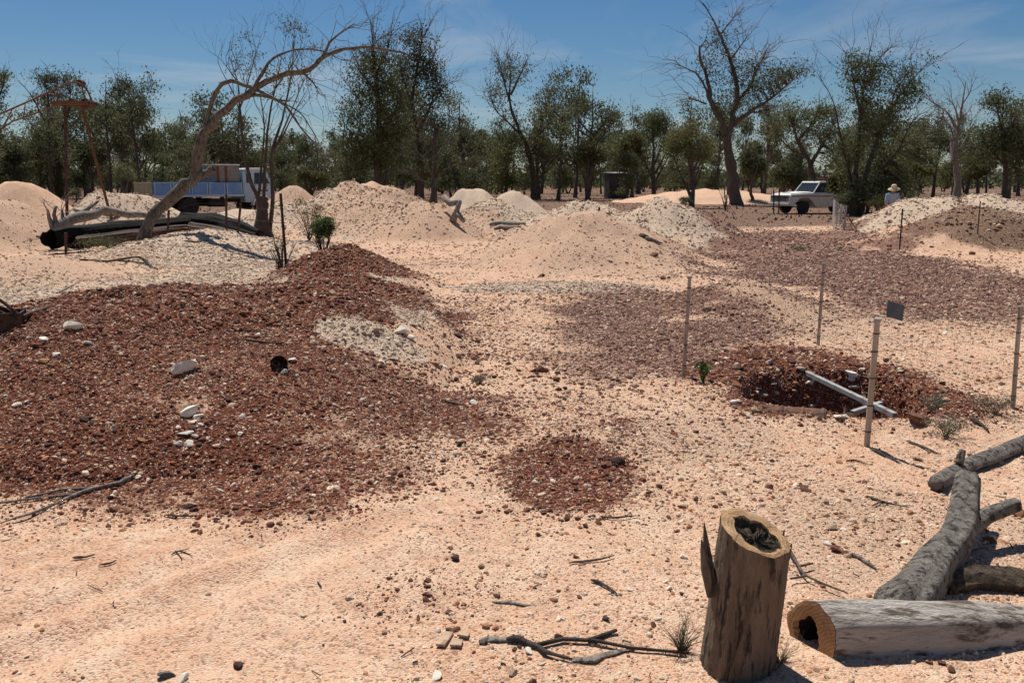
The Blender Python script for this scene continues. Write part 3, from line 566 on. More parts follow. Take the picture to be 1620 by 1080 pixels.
# middle-distance trees the picture lets one tell apart
def simple_gum(px, base_y, top_y, wpx, label, seed, D=None, dense=1.0, lean=0, leafm='leaf_gum', bark='bark_far', name='gum_tree', low=.35, n_tw=40):
    D = D or min(CAM_H*FPX/max(base_y-HOR, 8), 170); h = base_y-top_y; rd = random.Random(seed); k = wpx/2
    tr = [([(px, base_y+6), (px+lean*.15, base_y-h*.2), (px+lean*.45+rd.uniform(-3, 3), base_y-h*.45), (px+lean*.8+rd.uniform(-4, 4), base_y-h*.72), (px+lean, top_y)], 1.0, .06)]
    bl = []
    for i in range(6):
        u = rd.uniform(low*.7, .8); sx = (-1 if i % 2 else 1)*rd.uniform(.45, .95)*k; x0 = px+lean*u; y0 = base_y-h*u*.75; y1 = base_y-h*min(1, u*.75+rd.uniform(.14, .3))
        tr.append(([(x0, y0), (x0+sx*.5, (y0+y1)/2+2), (x0+sx, y1)], .42, .06)); bl.append((x0+sx*.85, y1, k*.42, h*.11, int(420*dense)))
    for i in range(4): bl.append((px+lean*.8+rd.uniform(-.5, .5)*k, base_y-h*rd.uniform(low+.1, .93), k*.45, h*.12, int(520*dense)))
    S = D/FPX; q = max(.12, 5.2*S)
    return traced(name, (px, base_y), D, label, tr, max(.07, h*S*.024), bl, M[bark], M[leafm], seed, n_tw, (h*S*.06, h*S*.2), .5, q, q*.5, per=20, sig=h*S*.04)
for a in (
 (738, 304, 148, 90, 'leaning twiggy gum tree right of the tall slender gum', 31, None, .35, -10), (612, 294, 205, 70, 'low tree tucked behind the trunk of the dense dark gum', 32, 70, 1.0, 4),
 (930, 316, 140, 90, 'spindly upright gum tree left of the dark tin shed', 33, None, .55, 8), (1010, 306, 165, 80, 'pale open gum tree rising behind the dark tin shed', 34, None, .9, -10),
 (1205, 312, 218, 46, 'slim dark tree just right of the giant gum trunk', 35, None, 1.0, 3), (1455, 306, 185, 60, 'thin gum tree between the gum clump and the dead grey tree', 36, None, .6, 12),
 (1560, 306, 230, 70, 'small gum tree between the dead grey tree and the dark gum', 37, None, .9, 0), (262, 300, 185, 60, 'thin twiggy gum tree left of the leaning bare trunk', 38, None, .45, 0),
 (338, 296, 200, 70, 'gum tree rising behind the grey box on the truck', 39, 120, .9, 6), (455, 300, 205, 60, 'pale open gum tree right of the truck cab', 40, None, .7, 8),
 (770, 302, 205, 60, 'small dark gum tree left of the open forked gum', 41, None, 1.1, 0), (960, 304, 160, 50, 'tall thin gum tree directly behind the dark tin shed', 42, None, .55, 10),
 (1400, 302, 150, 80, 'gum tree showing through the middle of the tall gum clump', 43, None, .7, -8), (705, 300, 150, 60, 'bare-topped gum tree behind the small dead twiggy tree', 44, None, .4, 6)):
    simple_gum(*a)
def bushy(px, base_y, top_y, wpx, label, seed, D=None, leafm='leaf_dark', name='bushy_tree', n=5200, bark='bark_far', low=.32):
    D = D or min(CAM_H*FPX/max(base_y-HOR, 8), 170); h = base_y-top_y; rd = random.Random(seed); k = wpx/2; S = D/FPX
    tr = [([(px, base_y+5), (px+rd.uniform(-3, 3), base_y-h*.25), (px+rd.uniform(-5, 5), base_y-h*.55), (px+rd.uniform(-5, 5), base_y-h*.9)], 1.0, .1)]
    for i in range(5):
        sx = (-1 if i % 2 else 1)*rd.uniform(.3, .8)*k; y0 = base_y-h*rd.uniform(.08, .35); tr.append(([(px, y0), (px+sx*.5, y0-h*.2), (px+sx, y0-h*rd.uniform(.35, .5))], .5, .08))
    bl = []
    for i in range(9):
        a = rd.uniform(0, math.pi); rr = rd.uniform(.2, .78); bl.append((px+math.cos(a)*rr*k*1.05, base_y-h*(low+.22+(.42*rr*math.sin(a))), k*.42, h*.16, n//9))
    q = max(.09, 4.2*S)
    return traced(name, (px, base_y), D, label, tr, max(.05, h*S*.03), bl, M[bark], M[leafm], seed, 12, (h*S*.08, h*S*.2), .5, q, q*.5, per=28, sig=h*S*.05)
for a in (
 (1034, 308, 172, 92, 'dense dark bushy tree right of the tin shed', 51, 95, 'leaf_dark', 'bushy_tree', 6000), (1094, 328, 182, 84, 'olive bushy tree with slim trunk left of the giant gum', 52, None, 'leaf_olive', 'bushy_tree', 5600),
 (1000, 306, 200, 50, 'small olive bushy tree touching the tin shed', 53, 90, 'leaf_olive'), (608, 305, 205, 10, None, 0) , (734, 300, 195, 76, 'dark bushy tree behind the far pink heap', 54, None, 'leaf_dark'),
 (790, 303, 196, 62, 'dark slender bushy tree behind the far grey heap', 55, None, 'leaf_dark', 'bushy_tree', 3000), (856, 306, 205, 66, 'bushy tree in front of the open forked gum', 56, None, 'leaf_gum', 'bushy_tree', 4200),
 (930, 314, 215, 58, 'low bushy tree with dark trunk left of the tin shed', 57, 80, 'leaf_olive', 'bushy_tree', 3600), (492, 304, 252, 60, 'low olive mulga bush right of the truck cab front', 58, 75, 'leaf_olive', 'mulga_bush', 4000, 'bark_far', .12),
 (1190, 322, 222, 50, 'dark bushy tree standing right of the giant gum', 59, None, 'leaf_dark', 'bushy_tree', 3600), (1240, 318, 245, 66, 'low bushy tree left of the white pickup bonnet', 60, None, 'leaf_dark', 'bushy_tree', 4200, 'bark_far', .15),
 (1322, 322, 255, 40, 'olive bush in front of the box body of the pickup', 61, 46, 'leaf_olive', 'mulga_bush', 2600, 'bark_far', .1), (1452, 300, 255, 56, 'low olive bushy tree behind the crest of the right-hand heap', 62, 60, 'leaf_olive', 'bushy_tree', 3400),
 (1550, 302, 258, 50, 'small olive bushy tree right of the dead grey tree', 63, 66, 'leaf_olive', 'bushy_tree', 3000), (64, 304, 200, 70, 'dark bushy tree left of the hoist leg', 64, 95, 'leaf_dark'), (146, 308, 212, 70, 'dark bushy tree between the two hoist legs', 65, 88, 'leaf_dark'),
 (232, 300, 205, 84, 'dark bushy tree behind the rear of the blue truck', 66, 110, 'leaf_dark'), (300, 296, 210, 80, 'dark bushy tree behind the middle of the truck tray', 67, 120, 'leaf_dark'), (18, 308, 215, 76, 'dark bushy tree at the far left behind the pale heap', 68, 90, 'leaf_dark'),
 (196, 322, 250, 36, 'thin sapling with slim stems right of the leaning hoist leg', 69, 48, 'leaf_gum', 'sapling', 700, 'bark', .4), (655, 296, 250, 50, 'low green bush between the two tall gums', 70, 80, 'leaf_olive', 'mulga_bush', 3000, 'bark_far', .1)):
    if a[4]: bushy(*a)

# the belt of scrub trees behind: a few built kinds, copied as single trees
def proto(kind, seed):
    T = Tree(seed); rd = T.rd; h = 7.0
    if kind == 'gum':
        T.limb([(0, 0, -.3), (rd.uniform(-.2, .2), 0, 2), (rd.uniform(-.5, .5), rd.uniform(-.3, .3), 4.2), (rd.uniform(-.7, .7), 0, 6.6)], .15, .02)
        for i in range(7):
            a = rd.uniform(0, 6.28); l = rd.uniform(.9, 1.9); z0 = rd.uniform(1.6, 4.6); e = Vector((math.cos(a)*l, math.sin(a)*l, z0+rd.uniform(1, 2.0))); T.limb([(0, 0, z0), (e.x*.5, e.y*.5, z0+.6), e], .06, .015); T.blob(e, .75, .75, .55, 210, 15, .3)
        for i in range(4): T.blob((rd.uniform(-.7, .7), rd.uniform(-.7, .7), rd.uniform(4.2, 6.3)), .7, .7, .55, 200, 15, .3)
        T.bare_twigs(25, (.5, 1.4), .6); lm_, sz = M['leaf_gum'], .26
    else:
        for i in range(3): T.limb([(rd.uniform(-.15, .15), rd.uniform(-.15, .15), -.3), (rd.uniform(-.5, .5), rd.uniform(-.5, .5), 1.6), (rd.uniform(-1, 1), rd.uniform(-1, 1), 4.2)], .10, .025)
        for i in range(11):
            a = rd.uniform(0, 6.28); l = rd.uniform(.2, 1.7); T.blob((math.cos(a)*l, math.sin(a)*l, rd.uniform(1.2, 5.4)-l*.35), .85, .85, .7, 270, 18, .34)
        T.bare_twigs(12, (.5, 1.1), .6); lm_, sz = (M['leaf_dark'], .27) if kind == 'dark' else (M['leaf_olive'], .27)
    return T.wood_mesh('trunk', M['bark_far']), T.leaves_mesh('crown', lm_, sz, sz*.5, .4)
PR = {k: [proto(k, 200+i*10+j) for j in range(3)] for i, k in enumerate(('gum', 'dark', 'olive'))}
AREA = [(-100, 130, 'behind the rusty hoist'), (130, 430, 'behind the blue truck'), (430, 690, 'behind the tall central gums'), (690, 920, 'behind the far heaps in the middle'), (920, 1130, 'behind the dark tin shed'), (1130, 1330, 'behind the giant gum and white pickup'), (1330, 1700, 'beyond the right-hand heap')]
LM = [(-20, 'left edge of the picture'), (62, 'hoist ladder'), (104, 'upright hoist leg'), (160, 'leaning hoist leg'), (222, 'tail of the blue truck'), (285, 'truck tray'), (362, 'steel box on the truck'), (410, 'truck cab'), (490, 'low mulga bush'), (545, 'left end of the central heaps'), (600, 'dense dark gum'), (668, 'tall slender gum'), (740, 'far pink heap'), (812, 'far grey heap'), (845, 'open forked gum'), (905, 'front central heap'), (975, 'tin shed'), (1034, 'dense bushy tree'), (1094, 'olive bushy tree'), (1160, 'giant gum trunk'), (1215, 'slim dark tree'), (1280, 'white pickup'), (1360, 'tall gum clump'), (1410, 'person in the hat'), (1465, 'crest of the right-hand heap'), (1514, 'dead grey tree'), (1560, 'small right-hand gum'), (1592, 'tufted dark gum'), (1660, 'right edge of the picture')]
def belt_label(kind, px, D, s):
    lx, nm = min(LM, key=lambda q: abs(q[0]-px)); side = 'directly behind the' if abs(px-lx) < 9 else 'left of the' if px < lx else 'right of the'
    return ('tall ' if s > 1.08 else 'low ' if s < .9 else '')+{'gum': 'thin open gum', 'dark': 'dark bushy tree', 'olive': 'olive scrub tree'}[kind]+', '+('nearer' if D < 110 else 'middle' if D < 145 else 'farther')+' belt, '+side+' '+nm
KN = {'gum': 'thin open gum tree in the far tree belt ', 'dark': 'dark bushy scrub tree in the far tree belt ', 'olive': 'olive scrub tree in the far tree belt '}
rd = random.Random(77); placed = []
for i in range(620):
    if len(placed) >= 185: break
    px = rd.uniform(-70, 1690); D = rd.uniform(78, 175); x = (px-810)*D/FPX
    if 1120 < px < 1160 and rd.random() < .5: continue
    if any(abs(x-q[0]) < 2.0 and abs(D-q[1]) < 5 for q in placed): continue
    placed.append((x, D)); kind = rd.choices(('gum', 'dark', 'olive'), (.42, .36, .22))[0]; wood, leaf = rd.choice(PR[kind])
    s = rd.uniform(.75, 1.25)*(1.15 if kind == 'gum' else .95)
    if 700 < px < 1130: s *= .95
    ar = next(a for a in AREA if a[0] <= px < a[1]) if px < 1700 else AREA[-1]
    e = empty('belt_tree', (x, D, Hs(x, D)), belt_label(kind, px, D, s), 'tree', 'trees of the far belt '+ar[2], rd.uniform(0, 6.28)); e.scale = (s*rd.uniform(.9, 1.25), s*rd.uniform(.9, 1.25), s*(rd.uniform(.85, 1.55) if kind == 'gum' else rd.uniform(.8, 1.2)))
    link('trunk', wood, e); link('crown', leaf, e)
# leaf litter on the bush floor
nr = np.random.default_rng(19); n = 16000; yq = nr.uniform(36, 125, n); xq = nr.uniform(-1, 1, n)*yq*.66
k = nr.random(n) < soil_mask(xq, yq)*np.clip(.45+fbm(xq, yq, .35, 3)*2.2, .05, 1); xq, yq = xq[k], yq[k]; T = Tree(6); T.nr = nr
T.leaf_c = [np.stack([xq, yq, H(xq, yq)+.03], 1)]
tag(link('leaf_litter', T.leaves_mesh('leaf_litter', M['bark_dark'], .30, .10, 0)), 'dark leaf and bark litter on the brown bush floor', 'litter', kind='stuff')
# and the closed wood farther off
nr = np.random.default_rng(9); n = 26000
th = nr.uniform(-.85, .85, n); Dq = nr.uniform(200, 330, n); xq = np.tan(th)*Dq; hq = 4.2+3.0*fbm(xq, Dq, .05, 3)*2
zq = nr.random(n)**.8*hq
T = Tree(1); T.nr = nr; T.leaf_c = [np.stack([xq, Dq, zq], 1)]
tag(link('far_wood', T.leaves_mesh('far_wood', M['leaf_dark'], 1.9, 1.2, .2)), 'dark band of distant scrub closing the horizon', 'scrub', kind='stuff')
# ------------------------------------------------------------------ loose gravel (countless): one object for each spoil
def gravel_points(strips, seed):
    nr = np.random.default_rng(seed); out_ = []
    for (y0, y1, n, rmed, rmin, rmax) in strips:
        y = np.sqrt(nr.uniform(y0*y0, y1*y1, n)); x = nr.uniform(-1, 1, n)*(.64*y+.7)
        r = np.clip(rmed*np.exp(nr.normal(0, .68, n)), rmin, rmax); out_.append(np.stack([x, y, r], 1))
    return np.concatenate(out_), nr
PAL = {'dark': [((.155, .045, .021), .48), ((.085, .028, .016), .16), ((.30, .10, .046), .18), ((.42, .18, .085), .07), ((.68, .53, .39), .08), ((.50, .34, .22), .08)],
       'purple': [((.18, .083, .06), .52), ((.115, .052, .039), .18), ((.62, .47, .34), .16), ((.45, .28, .18), .16), ((.30, .13, .07), .06)],
       'pale': [((.60, .465, .34), .48), ((.50, .365, .25), .28), ((.68, .56, .42), .10), ((.36, .22, .14), .10), ((.20, .10, .065), .04)],
       'sand': [((.70, .54, .39), .34), ((.56, .38, .25), .22), ((.46, .21, .10), .17), ((.20, .085, .05), .15), ((.72, .60, .46), .12)]}
def scatter_nodes(name):
    g = bpy.data.node_groups.new(name, 'GeometryNodeTree')
    g.interface.new_socket('Geometry', in_out='INPUT', socket_type='NodeSocketGeometry'); g.interface.new_socket('Geometry', in_out='OUTPUT', socket_type='NodeSocketGeometry')
    L = g.links.new; nd = g.nodes.new
    gi = nd('NodeGroupInput'); go = nd('NodeGroupOutput'); iop = nd('GeometryNodeInstanceOnPoints'); jn = nd('GeometryNodeGeometryToInstance')
    for i in range(5):
        ic = nd('GeometryNodeMeshIcoSphere'); ic.inputs['Radius'].default_value = 1; ic.inputs['Subdivisions'].default_value = 2
        nzn = nd('ShaderNodeTexNoise'); nzn.noise_dimensions = '4D'; nzn.inputs['Scale'].default_value = .95; nzn.inputs['Detail'].default_value = 2; nzn.inputs['W'].default_value = i*7.3
        v = nd('ShaderNodeVectorMath'); v.operation = 'SUBTRACT'; L(nzn.outputs['Color'], v.inputs[0]); v.inputs[1].default_value = (.5, .5, .5)
        v2 = nd('ShaderNodeVectorMath'); v2.operation = 'SCALE'; L(v.outputs[0], v2.inputs[0]); v2.inputs['Scale'].default_value = 1.5
        sp = nd('GeometryNodeSetPosition'); L(ic.outputs['Mesh'], sp.inputs[0]); L(v2.outputs[0], sp.inputs['Offset'])
        sh = nd('GeometryNodeSetShadeSmooth'); sh.inputs['Shade Smooth'].default_value = False; L(sp.outputs[0], sh.inputs[0])
        sm = nd('GeometryNodeSetMaterial'); sm.inputs['Material'].default_value = M['pebble']; L(sh.outputs[0], sm.inputs[0]); L(sm.outputs[0], jn.inputs[0])
    def na(nm, ty):
        a_ = nd('GeometryNodeInputNamedAttribute'); a_.data_type = ty; a_.inputs['Name'].default_value = nm; return a_.outputs['Attribute']
    L(gi.outputs[0], iop.inputs['Points']); L(jn.outputs[0], iop.inputs['Instance']); iop.inputs['Pick Instance'].default_value = True
    L(na('pick', 'INT'), iop.inputs['Instance Index']); L(na('scl', 'FLOAT_VECTOR'), iop.inputs['Scale'])
    er = nd('FunctionNodeEulerToRotation'); L(na('rot', 'FLOAT_VECTOR'), er.inputs[0]); L(er.outputs[0], iop.inputs['Rotation'])
    L(iop.outputs[0], go.inputs[0]); return g
NG = scatter_nodes('gravel_scatter')
def gravel_object(name, label, pts, cols, nr):
    n = len(pts); me = bpy.data.meshes.new(name); me.vertices.add(n); me.vertices.foreach_set('co', pts[:, :3].astype(np.float32).ravel())
    r = pts[:, 3:4]; sc_ = r*np.stack([nr.uniform(.7, 1.5, n), nr.uniform(.7, 1.2, n), nr.uniform(.45, .9, n)], 1)
    rot = np.stack([nr.uniform(-.5, .5, n), nr.uniform(-.5, .5, n), nr.uniform(0, 6.28, n)], 1)
    for nm, ty, key, dat in (('scl', 'FLOAT_VECTOR', 'vector', sc_), ('rot', 'FLOAT_VECTOR', 'vector', rot), ('col', 'FLOAT_COLOR', 'color', np.concatenate([cols, np.ones((n, 1))], 1))):
        A = me.attributes.new(nm, ty, 'POINT'); A.data.foreach_set(key, dat.astype(np.float32).ravel())
    A = me.attributes.new('pick', 'INT', 'POINT'); A.data.foreach_set('value', nr.integers(0, 5, n).astype(np.int32))
    me.materials.append(M['pebble']); o = link(name, me); md = o.modifiers.new('scatter', 'NODES'); md.node_group = NG
    return tag(o, label, 'gravel', kind='stuff')
P, nr = gravel_points([(1.8, 4, 150000, .0022, .001, .014), (4, 7, 330000, .0029, .0014, .02), (7, 12, 340000, .0044, .0022, .026), (12, 20, 230000, .0074, .004, .03), (20, 36, 170000, .0125, .007, .042)], 21)
x, y = P[:, 0], P[:, 1]
wz = {k: zone(k, x, y) for k in ('dark', 'purple', 'pale', 'orange', 'smooth')}
so_ = soil_mask(x, y); u = nr.random(len(P)); patch = fbm(x, y, .8, 4)
kind = np.full(len(P), 3)
kind[nr.random(len(P)) < wz['pale']*.85] = 2; kind[nr.random(len(P)) < wz['purple']*.9] = 1; kind[nr.random(len(P)) < zone('brown', x, y)*.7] = 1; mixz = zone('mix', x, y); kind[nr.random(len(P)) < mixz*.42] = 1; kind[nr.random(len(P)) < mixz*.12] = 0; kind[nr.random(len(P)) < wz['dark']*.93] = 0
keep = np.choose(kind, [1.0, .75, .75, .30]) * np.where(kind == 3, np.clip(.75+patch*2.6, .12, 1.7), 1)
right = np.clip((x-.1*y-.1)/1.2, 0, 1)*np.clip((6.5-y)/2, 0, 1)          # the stonier ground by the log
keep = np.where(kind == 3, keep*(.85+right*1.0+mixz*1.1), keep); keep = np.where((mixz > .2) & (kind < 2) & (wz['dark'] < .3) & (wz['purple'] < .3), keep*.6, keep)
keep = keep*(1-.86*wz['smooth']*(kind == 3))*(1-.8*so_)
ok = u < keep; P, kind = P[ok], kind[ok]; x, y = P[:, 0], P[:, 1]; z = H(x, y)
boost = np.choose(kind, [1.0, .95, 1.0, .9]); rr = P[:, 2]*boost
Q = np.stack([x, y, z+rr*.1, rr], 1)
for i, (k, nm, lb) in enumerate((('dark', 'red_gravel', 'dark red ironstone gravel covering the heaps and patches'), ('purple', 'purple_gravel', 'purplish brown gravel spread thinly over the sand'), ('pale', 'pale_gravel', 'pale cream gravel covering the grey spoil heaps'), ('sand', 'mixed_pebbles', 'mixed cream and rust pebbles strewn over the pink sand'))):
    s = kind == i; n = int(s.sum()); cl = np.array([c_ for c_, _ in PAL[k]]); pr = np.array([p_ for _, p_ in PAL[k]]); pr /= pr.sum()
    C = cl[nr.choice(len(cl), n, p=pr)]*nr.uniform(.75, 1.25, (n, 1)); gravel_object(nm, lb, Q[s], np.clip(C, 0, .85), nr)
print('gravel', len(P))
# fallen twigs and bark crumbs
nr = np.random.default_rng(33); n = 1500; y = np.sqrt(nr.uniform(1.9**2, 15**2, n)); x = nr.uniform(-1, 1, n)*(.62*y+.6)
k = nr.random(n) < np.clip(.25+.9*np.clip(fbm(x, y, .5, 3)*3, 0, 1)+.5*np.clip((x-.5)/2, 0, 1)*(y < 6), .1, 1); x, y = x[k], y[k]; n = len(x)
a = nr.uniform(0, 6.28, n); l = .008+.035*nr.random(n)**3; wd_ = .0012+.002*nr.random(n); z = H(x, y)+.008
d = np.stack([np.cos(a), np.sin(a), nr.normal(0, .12, n)], 1)*l[:, None]; s_ = np.stack([-np.sin(a), np.cos(a), np.zeros(n)], 1)*wd_[:, None]; c0 = np.stack([x, y, z], 1)
up_ = np.array((0, 0, .004))
V = np.stack([c0-d+s_, c0-d-s_, c0-d+up_, c0+d+s_, c0+d-s_, c0+d+up_], 1).reshape(-1, 3); b = (np.arange(n)*6)[:, None, None]
Fq = (b+np.array([[0, 1, 4, 3], [1, 2, 5, 4], [2, 0, 3, 5]])[None]).reshape(-1, 4)
tag(link('twig_litter', fast_mesh('twig_litter', V, Fq, [M['bark_dark']])), 'scattered broken twigs and bark crumbs on the sand', 'litter', kind='stuff')

# ------------------------------------------------------------------ single stones
def stone_mesh(seed, flat=.7, ang=.35, lump=1.0):
    bm = bmesh.new(); bmesh.ops.create_icosphere(bm, subdivisions=2, radius=1); rd = random.Random(seed)
    cuts = [(Vector((rd.gauss(0, 1), rd.gauss(0, 1), rd.gauss(0, 1))).normalized(), rd.uniform(.38, .78)) for _ in range(10)]
    for v in bm.verts:
        for nrm, dd in cuts:
            q = v.co.dot(nrm)
            if q > dd: v.co -= nrm*(q-dd)
        v.co *= 1+rd.uniform(-.06, .06)*ang; v.co.z *= flat
    me = bpy.data.meshes.new('stone'); bm.to_mesh(me); bm.free(); return me
SM = [stone_mesh(i, .55+.35*random.random()) for i in range(10)]
_cache = {}
def stone(px, py, wpx, mat, label, group=None, flat=None, seed=None, name='stone', hfac=1.0):
    g = G(px, py); zc = g.y*CT-(g.z-CAM_H)*ST; r = wpx*zc/FPX/2; i = random.randrange(10) if seed is None else seed
    if (i, mat) not in _cache: m_ = SM[i].copy(); m_.materials.append(M[mat]); _cache[(i, mat)] = m_
    o = link(name, _cache[(i, mat)]); o.location = g+Vector((0, 0, r*.30)); f = flat or random.uniform(.7, 1.1)
    o.scale = (r*1.32, r*random.uniform(.95, 1.25), r*f*hfac*1.05); o.rotation_euler = (random.uniform(-.3, .3), random.uniform(-.3, .3), random.uniform(0, 6.28))
    return tag(o, label, 'stone', group)
for a in (
 (858, 588, 19, 'rock_rust', 'rust-red stone, larger of the pair in the middle of the stony path'), (844, 588, 11, 'rock_dark', 'small dark stone touching the rust-red stone on the stony path'),
 (880, 603, 15, 'rock_rust', 'flat rust stone just right below the red pair on the path'), (895, 616, 10, 'rock_dark', 'small dark stone below the flat rust stone on the path'), (1273, 777, 22, 'rock_rust', 'big rust-brown stone alone on the sand above the cut stump'),
 (1217, 772, 15, 'rock_rust', 'small rust stone left of the big rust-brown stone above the stump'), (1042, 771, 15, 'rock_dark', 'dark rounded stone on sand just right of the small red gravel patch'), (1079, 804, 12, 'rock_rust', 'small rust stone on sand between gravel patch and stump'),
 (978, 733, 24, 'rock_dark', 'flat dark slab stone on the small red gravel patch'), (958, 738, 18, 'rock_rust', 'flat rust stone beside the dark slab on the small red gravel patch'), (897, 822, 12, 'rock_dark', 'dark stone at the lower edge of the small red gravel patch'),
 (852, 849, 15, 'rock_rust', 'red-brown stone on sand below the small red gravel patch'), (722, 886, 18, 'rock_dark', 'dark stone lying flat on the sand in the lower middle'), (676, 921, 12, 'rock_rust', 'rust stone at the top of the lower purple gravel smear'),
 (376, 1058, 18, 'rock_dark', 'dark brown stone near the bottom edge of the smooth sand'), (317, 843, 13, 'rock_rust', 'red-brown stone alone on the smooth sand below the red heap'), (498, 781, 8, 'rock_dark', 'tiny dark stone on the smooth sand by the red heap toe'),
 (180, 808, 17, 'rock_rust', 'rust stone at the toe of the big red heap'), (300, 802, 22, 'rock_tan', 'tan block stone at the toe of the big red heap'), (857, 438, 14, 'rock_dark', 'dark stone on the pale strip below the central heap'),
 (1018, 375, 15, 'rock_dark', 'dark block on the slope between the two central heaps'), (1035, 405, 13, 'rock_rust', 'rust stone at the foot of the grey central heap'), (1048, 442, 11, 'rock_rust', 'rust stone, right one of two below the grey heap'), (1058, 441, 8, 'rock_dark', 'small dark stone beside the rust one below the grey heap'),
 (1450, 668, 38, 'rock_rust', 'large red boulder on the rim of the fenced shaft'), (1325, 662, 17, 'rock_white', 'cream stone at the near rim of the fenced shaft'), (1197, 625, 13, 'rock_white', 'round cream stone on the left rim of the fenced shaft'), (1165, 612, 24, 'rock_rust', 'rust slab on the left rim of the fenced shaft'),
 (1205, 628, 16, 'rock_tan', 'tan stone beside the round cream stone on the shaft rim'), (1345, 598, 20, 'rock_white', 'cream lump on the far wall of the fenced shaft'), (1118, 490, 15, 'rock_tan', 'tan stone on the orange heap inside the far fence'), (1158, 498, 10, 'rock_rust', 'rust stone on the orange heap inside the far fence'),
 (300, 655, 32, 'rock_white', 'large cracked white clay stone on the big red heap'), (314, 662, 17, 'rock_white', 'white shard at the right side of the large clay stone'), (305, 670, 14, 'rock_white', 'small white stone just below the large clay stone'), (277, 664, 11, 'rock_white', 'small white chip left of the large clay stone'),
 (317, 675, 10, 'rock_white', 'small white chip right below the large clay stone'), (293, 688, 22, 'rock_white', 'broad white stone in the middle of the white trail on the red heap'), (281, 679, 10, 'rock_white', 'small white chip above the broad white stone'), (309, 692, 13, 'rock_white', 'pinkish white stone right of the broad white stone'),
 (282, 703, 13, 'rock_white', 'white flake at the lower left end of the white trail'), (298, 706, 18, 'rock_white', 'long white flake at the lower right end of the white trail'), (384, 661, 13, 'rock_white', 'lone square white stone right of the white trail'), (360, 697, 9, 'rock_white', 'small white stone below the lone square one'),
 (291, 587, 34, 'rock_white', 'flat cream stone high on the big red heap'), (112, 520, 29, 'rock_white', 'big pinkish white stone near the left crest of the red heap'), (70, 540, 18, 'rock_white', 'oval white stone left below the pinkish one on the red heap'), (140, 545, 16, 'rock_white', 'flat white stone right below the pinkish one on the red heap'),
 (88, 563, 15, 'rock_white', 'cream stone in the left cluster on the red heap'), (70, 574, 17, 'rock_orange', 'orange stone in the left cluster on the red heap'), (151, 590, 10, 'rock_orange', 'small orange stone right of the left cluster on the red heap'), (28, 643, 16, 'rock_white', 'cream oval stone low on the far left of the red heap'), (44, 636, 10, 'rock_white', 'white sliver stone beside the cream oval at far left'),
 (135, 665, 19, 'rock_dark', 'round dark stone on the left slope of the big red heap'), (385, 498, 15, 'rock_orange', 'orange stone near the crest of the red heap'), (373, 521, 12, 'rock_orange', 'small orange stone under the crest of the red heap'), (158, 461, 11, 'rock_dark', 'dark stone on the skyline crest of the red heap'), (464, 572, 15, 'rock_white', 'pale stone right beside the black can on the red heap'),
 (449, 591, 11, 'rock_white', 'pale stone just below the black can on the red heap'), (487, 652, 13, 'rock_orange', 'cream and orange stone on the right slope of the red heap'), (573, 634, 11, 'rock_white', 'bright white stone at the right foot of the red heap'), (634, 527, 26, 'rock_white', 'jagged white stone on the white scree patch'), (648, 535, 15, 'rock_white', 'small white stone right of the jagged one on the scree'),
 (596, 525, 12, 'rock_rust', 'rust stone on the white scree patch'), (655, 517, 12, 'rock_orange', 'orange stone behind the jagged white scree stone'), (689, 578, 18, 'rock_orange', 'pale orange stone at the right edge of the white scree'), (755, 542, 12, 'rock_dark', 'dark stone on the path right of the scree'), (692, 498, 11, 'rock_grey', 'grey stone above the white scree'), (725, 533, 14, 'rock_dark', 'dark stone right of the white scree'),
 (777, 676, 16, 'rock_rust', 'bright rust stone on the path above the small gravel patch'), (778, 687, 13, 'rock_dark', 'dark stone just under the bright rust stone on the path'), (750, 639, 14, 'rock_white', 'pale stone on the path beside the flat bark strip'), (730, 704, 16, 'rock_dark', 'dark stone on the path left above the small gravel patch'), (625, 666, 14, 'rock_orange', 'orange stone in the gravel at the right foot of the red heap'),
 (720, 1000, 15, 'rock_rust', 'round rust stone above the white tile scraps'), (768, 993, 15, 'rock_orange', 'tan and rust stone above the bark slab'), (710, 997, 11, 'rock_rust', 'small rust stone left of the round one above the tile scraps'), (838, 1033, 16, 'rock_white', 'pale stone beside the fallen twig near the bottom'), (957, 981, 14, 'rock_dark', 'dark stone between bark slab and stump'), (882, 1008, 14, 'rock_rust', 'rust stone above the fallen twig near the bottom'),
 (812, 1066, 18, 'rock_tan', 'tan flat stone at the bottom edge below the twig'), (690, 1073, 20, 'rock_white', 'white stone at the very bottom edge in the middle'), (265, 1072, 24, 'rock_grey', 'grey weathered chip at the very bottom edge on the left'), (290, 1076, 18, 'rock_white', 'long white chip at the bottom edge on the left'),
 (1325, 872, 21, 'rock_rust', 'rust and cream stone on the gravel between stump and limb'), (1308, 862, 15, 'rock_white', 'cream stone left of the rust and cream one by the limb'), (1312, 838, 20, 'rock_tan', 'tan split stone above the rust and cream one'), (1565, 857, 17, 'rock_rust', 'bright red stone right of the upright log limb'), (1610, 815, 26, 'rock_orange', 'orange slab stone at the right edge beyond the limb'), (1342, 793, 12, 'rock_rust', 'rust stone on sand right of the big rust-brown stone'),
 (1452, 728, 14, 'rock_rust', 'rust stone by the sticks below the fence corner'), (1326, 732, 13, 'rock_orange', 'orange stone left of the near fence post foot'), (1535, 402, 0, None, None), (1538, 403, 11, 'rock_rust', 'rust stone on the pale ground right of the purple gravel'), (1480, 432, 9, 'rock_dark', 'dark stone on the purple gravel at right')):
    if a[3]: stone(*a)
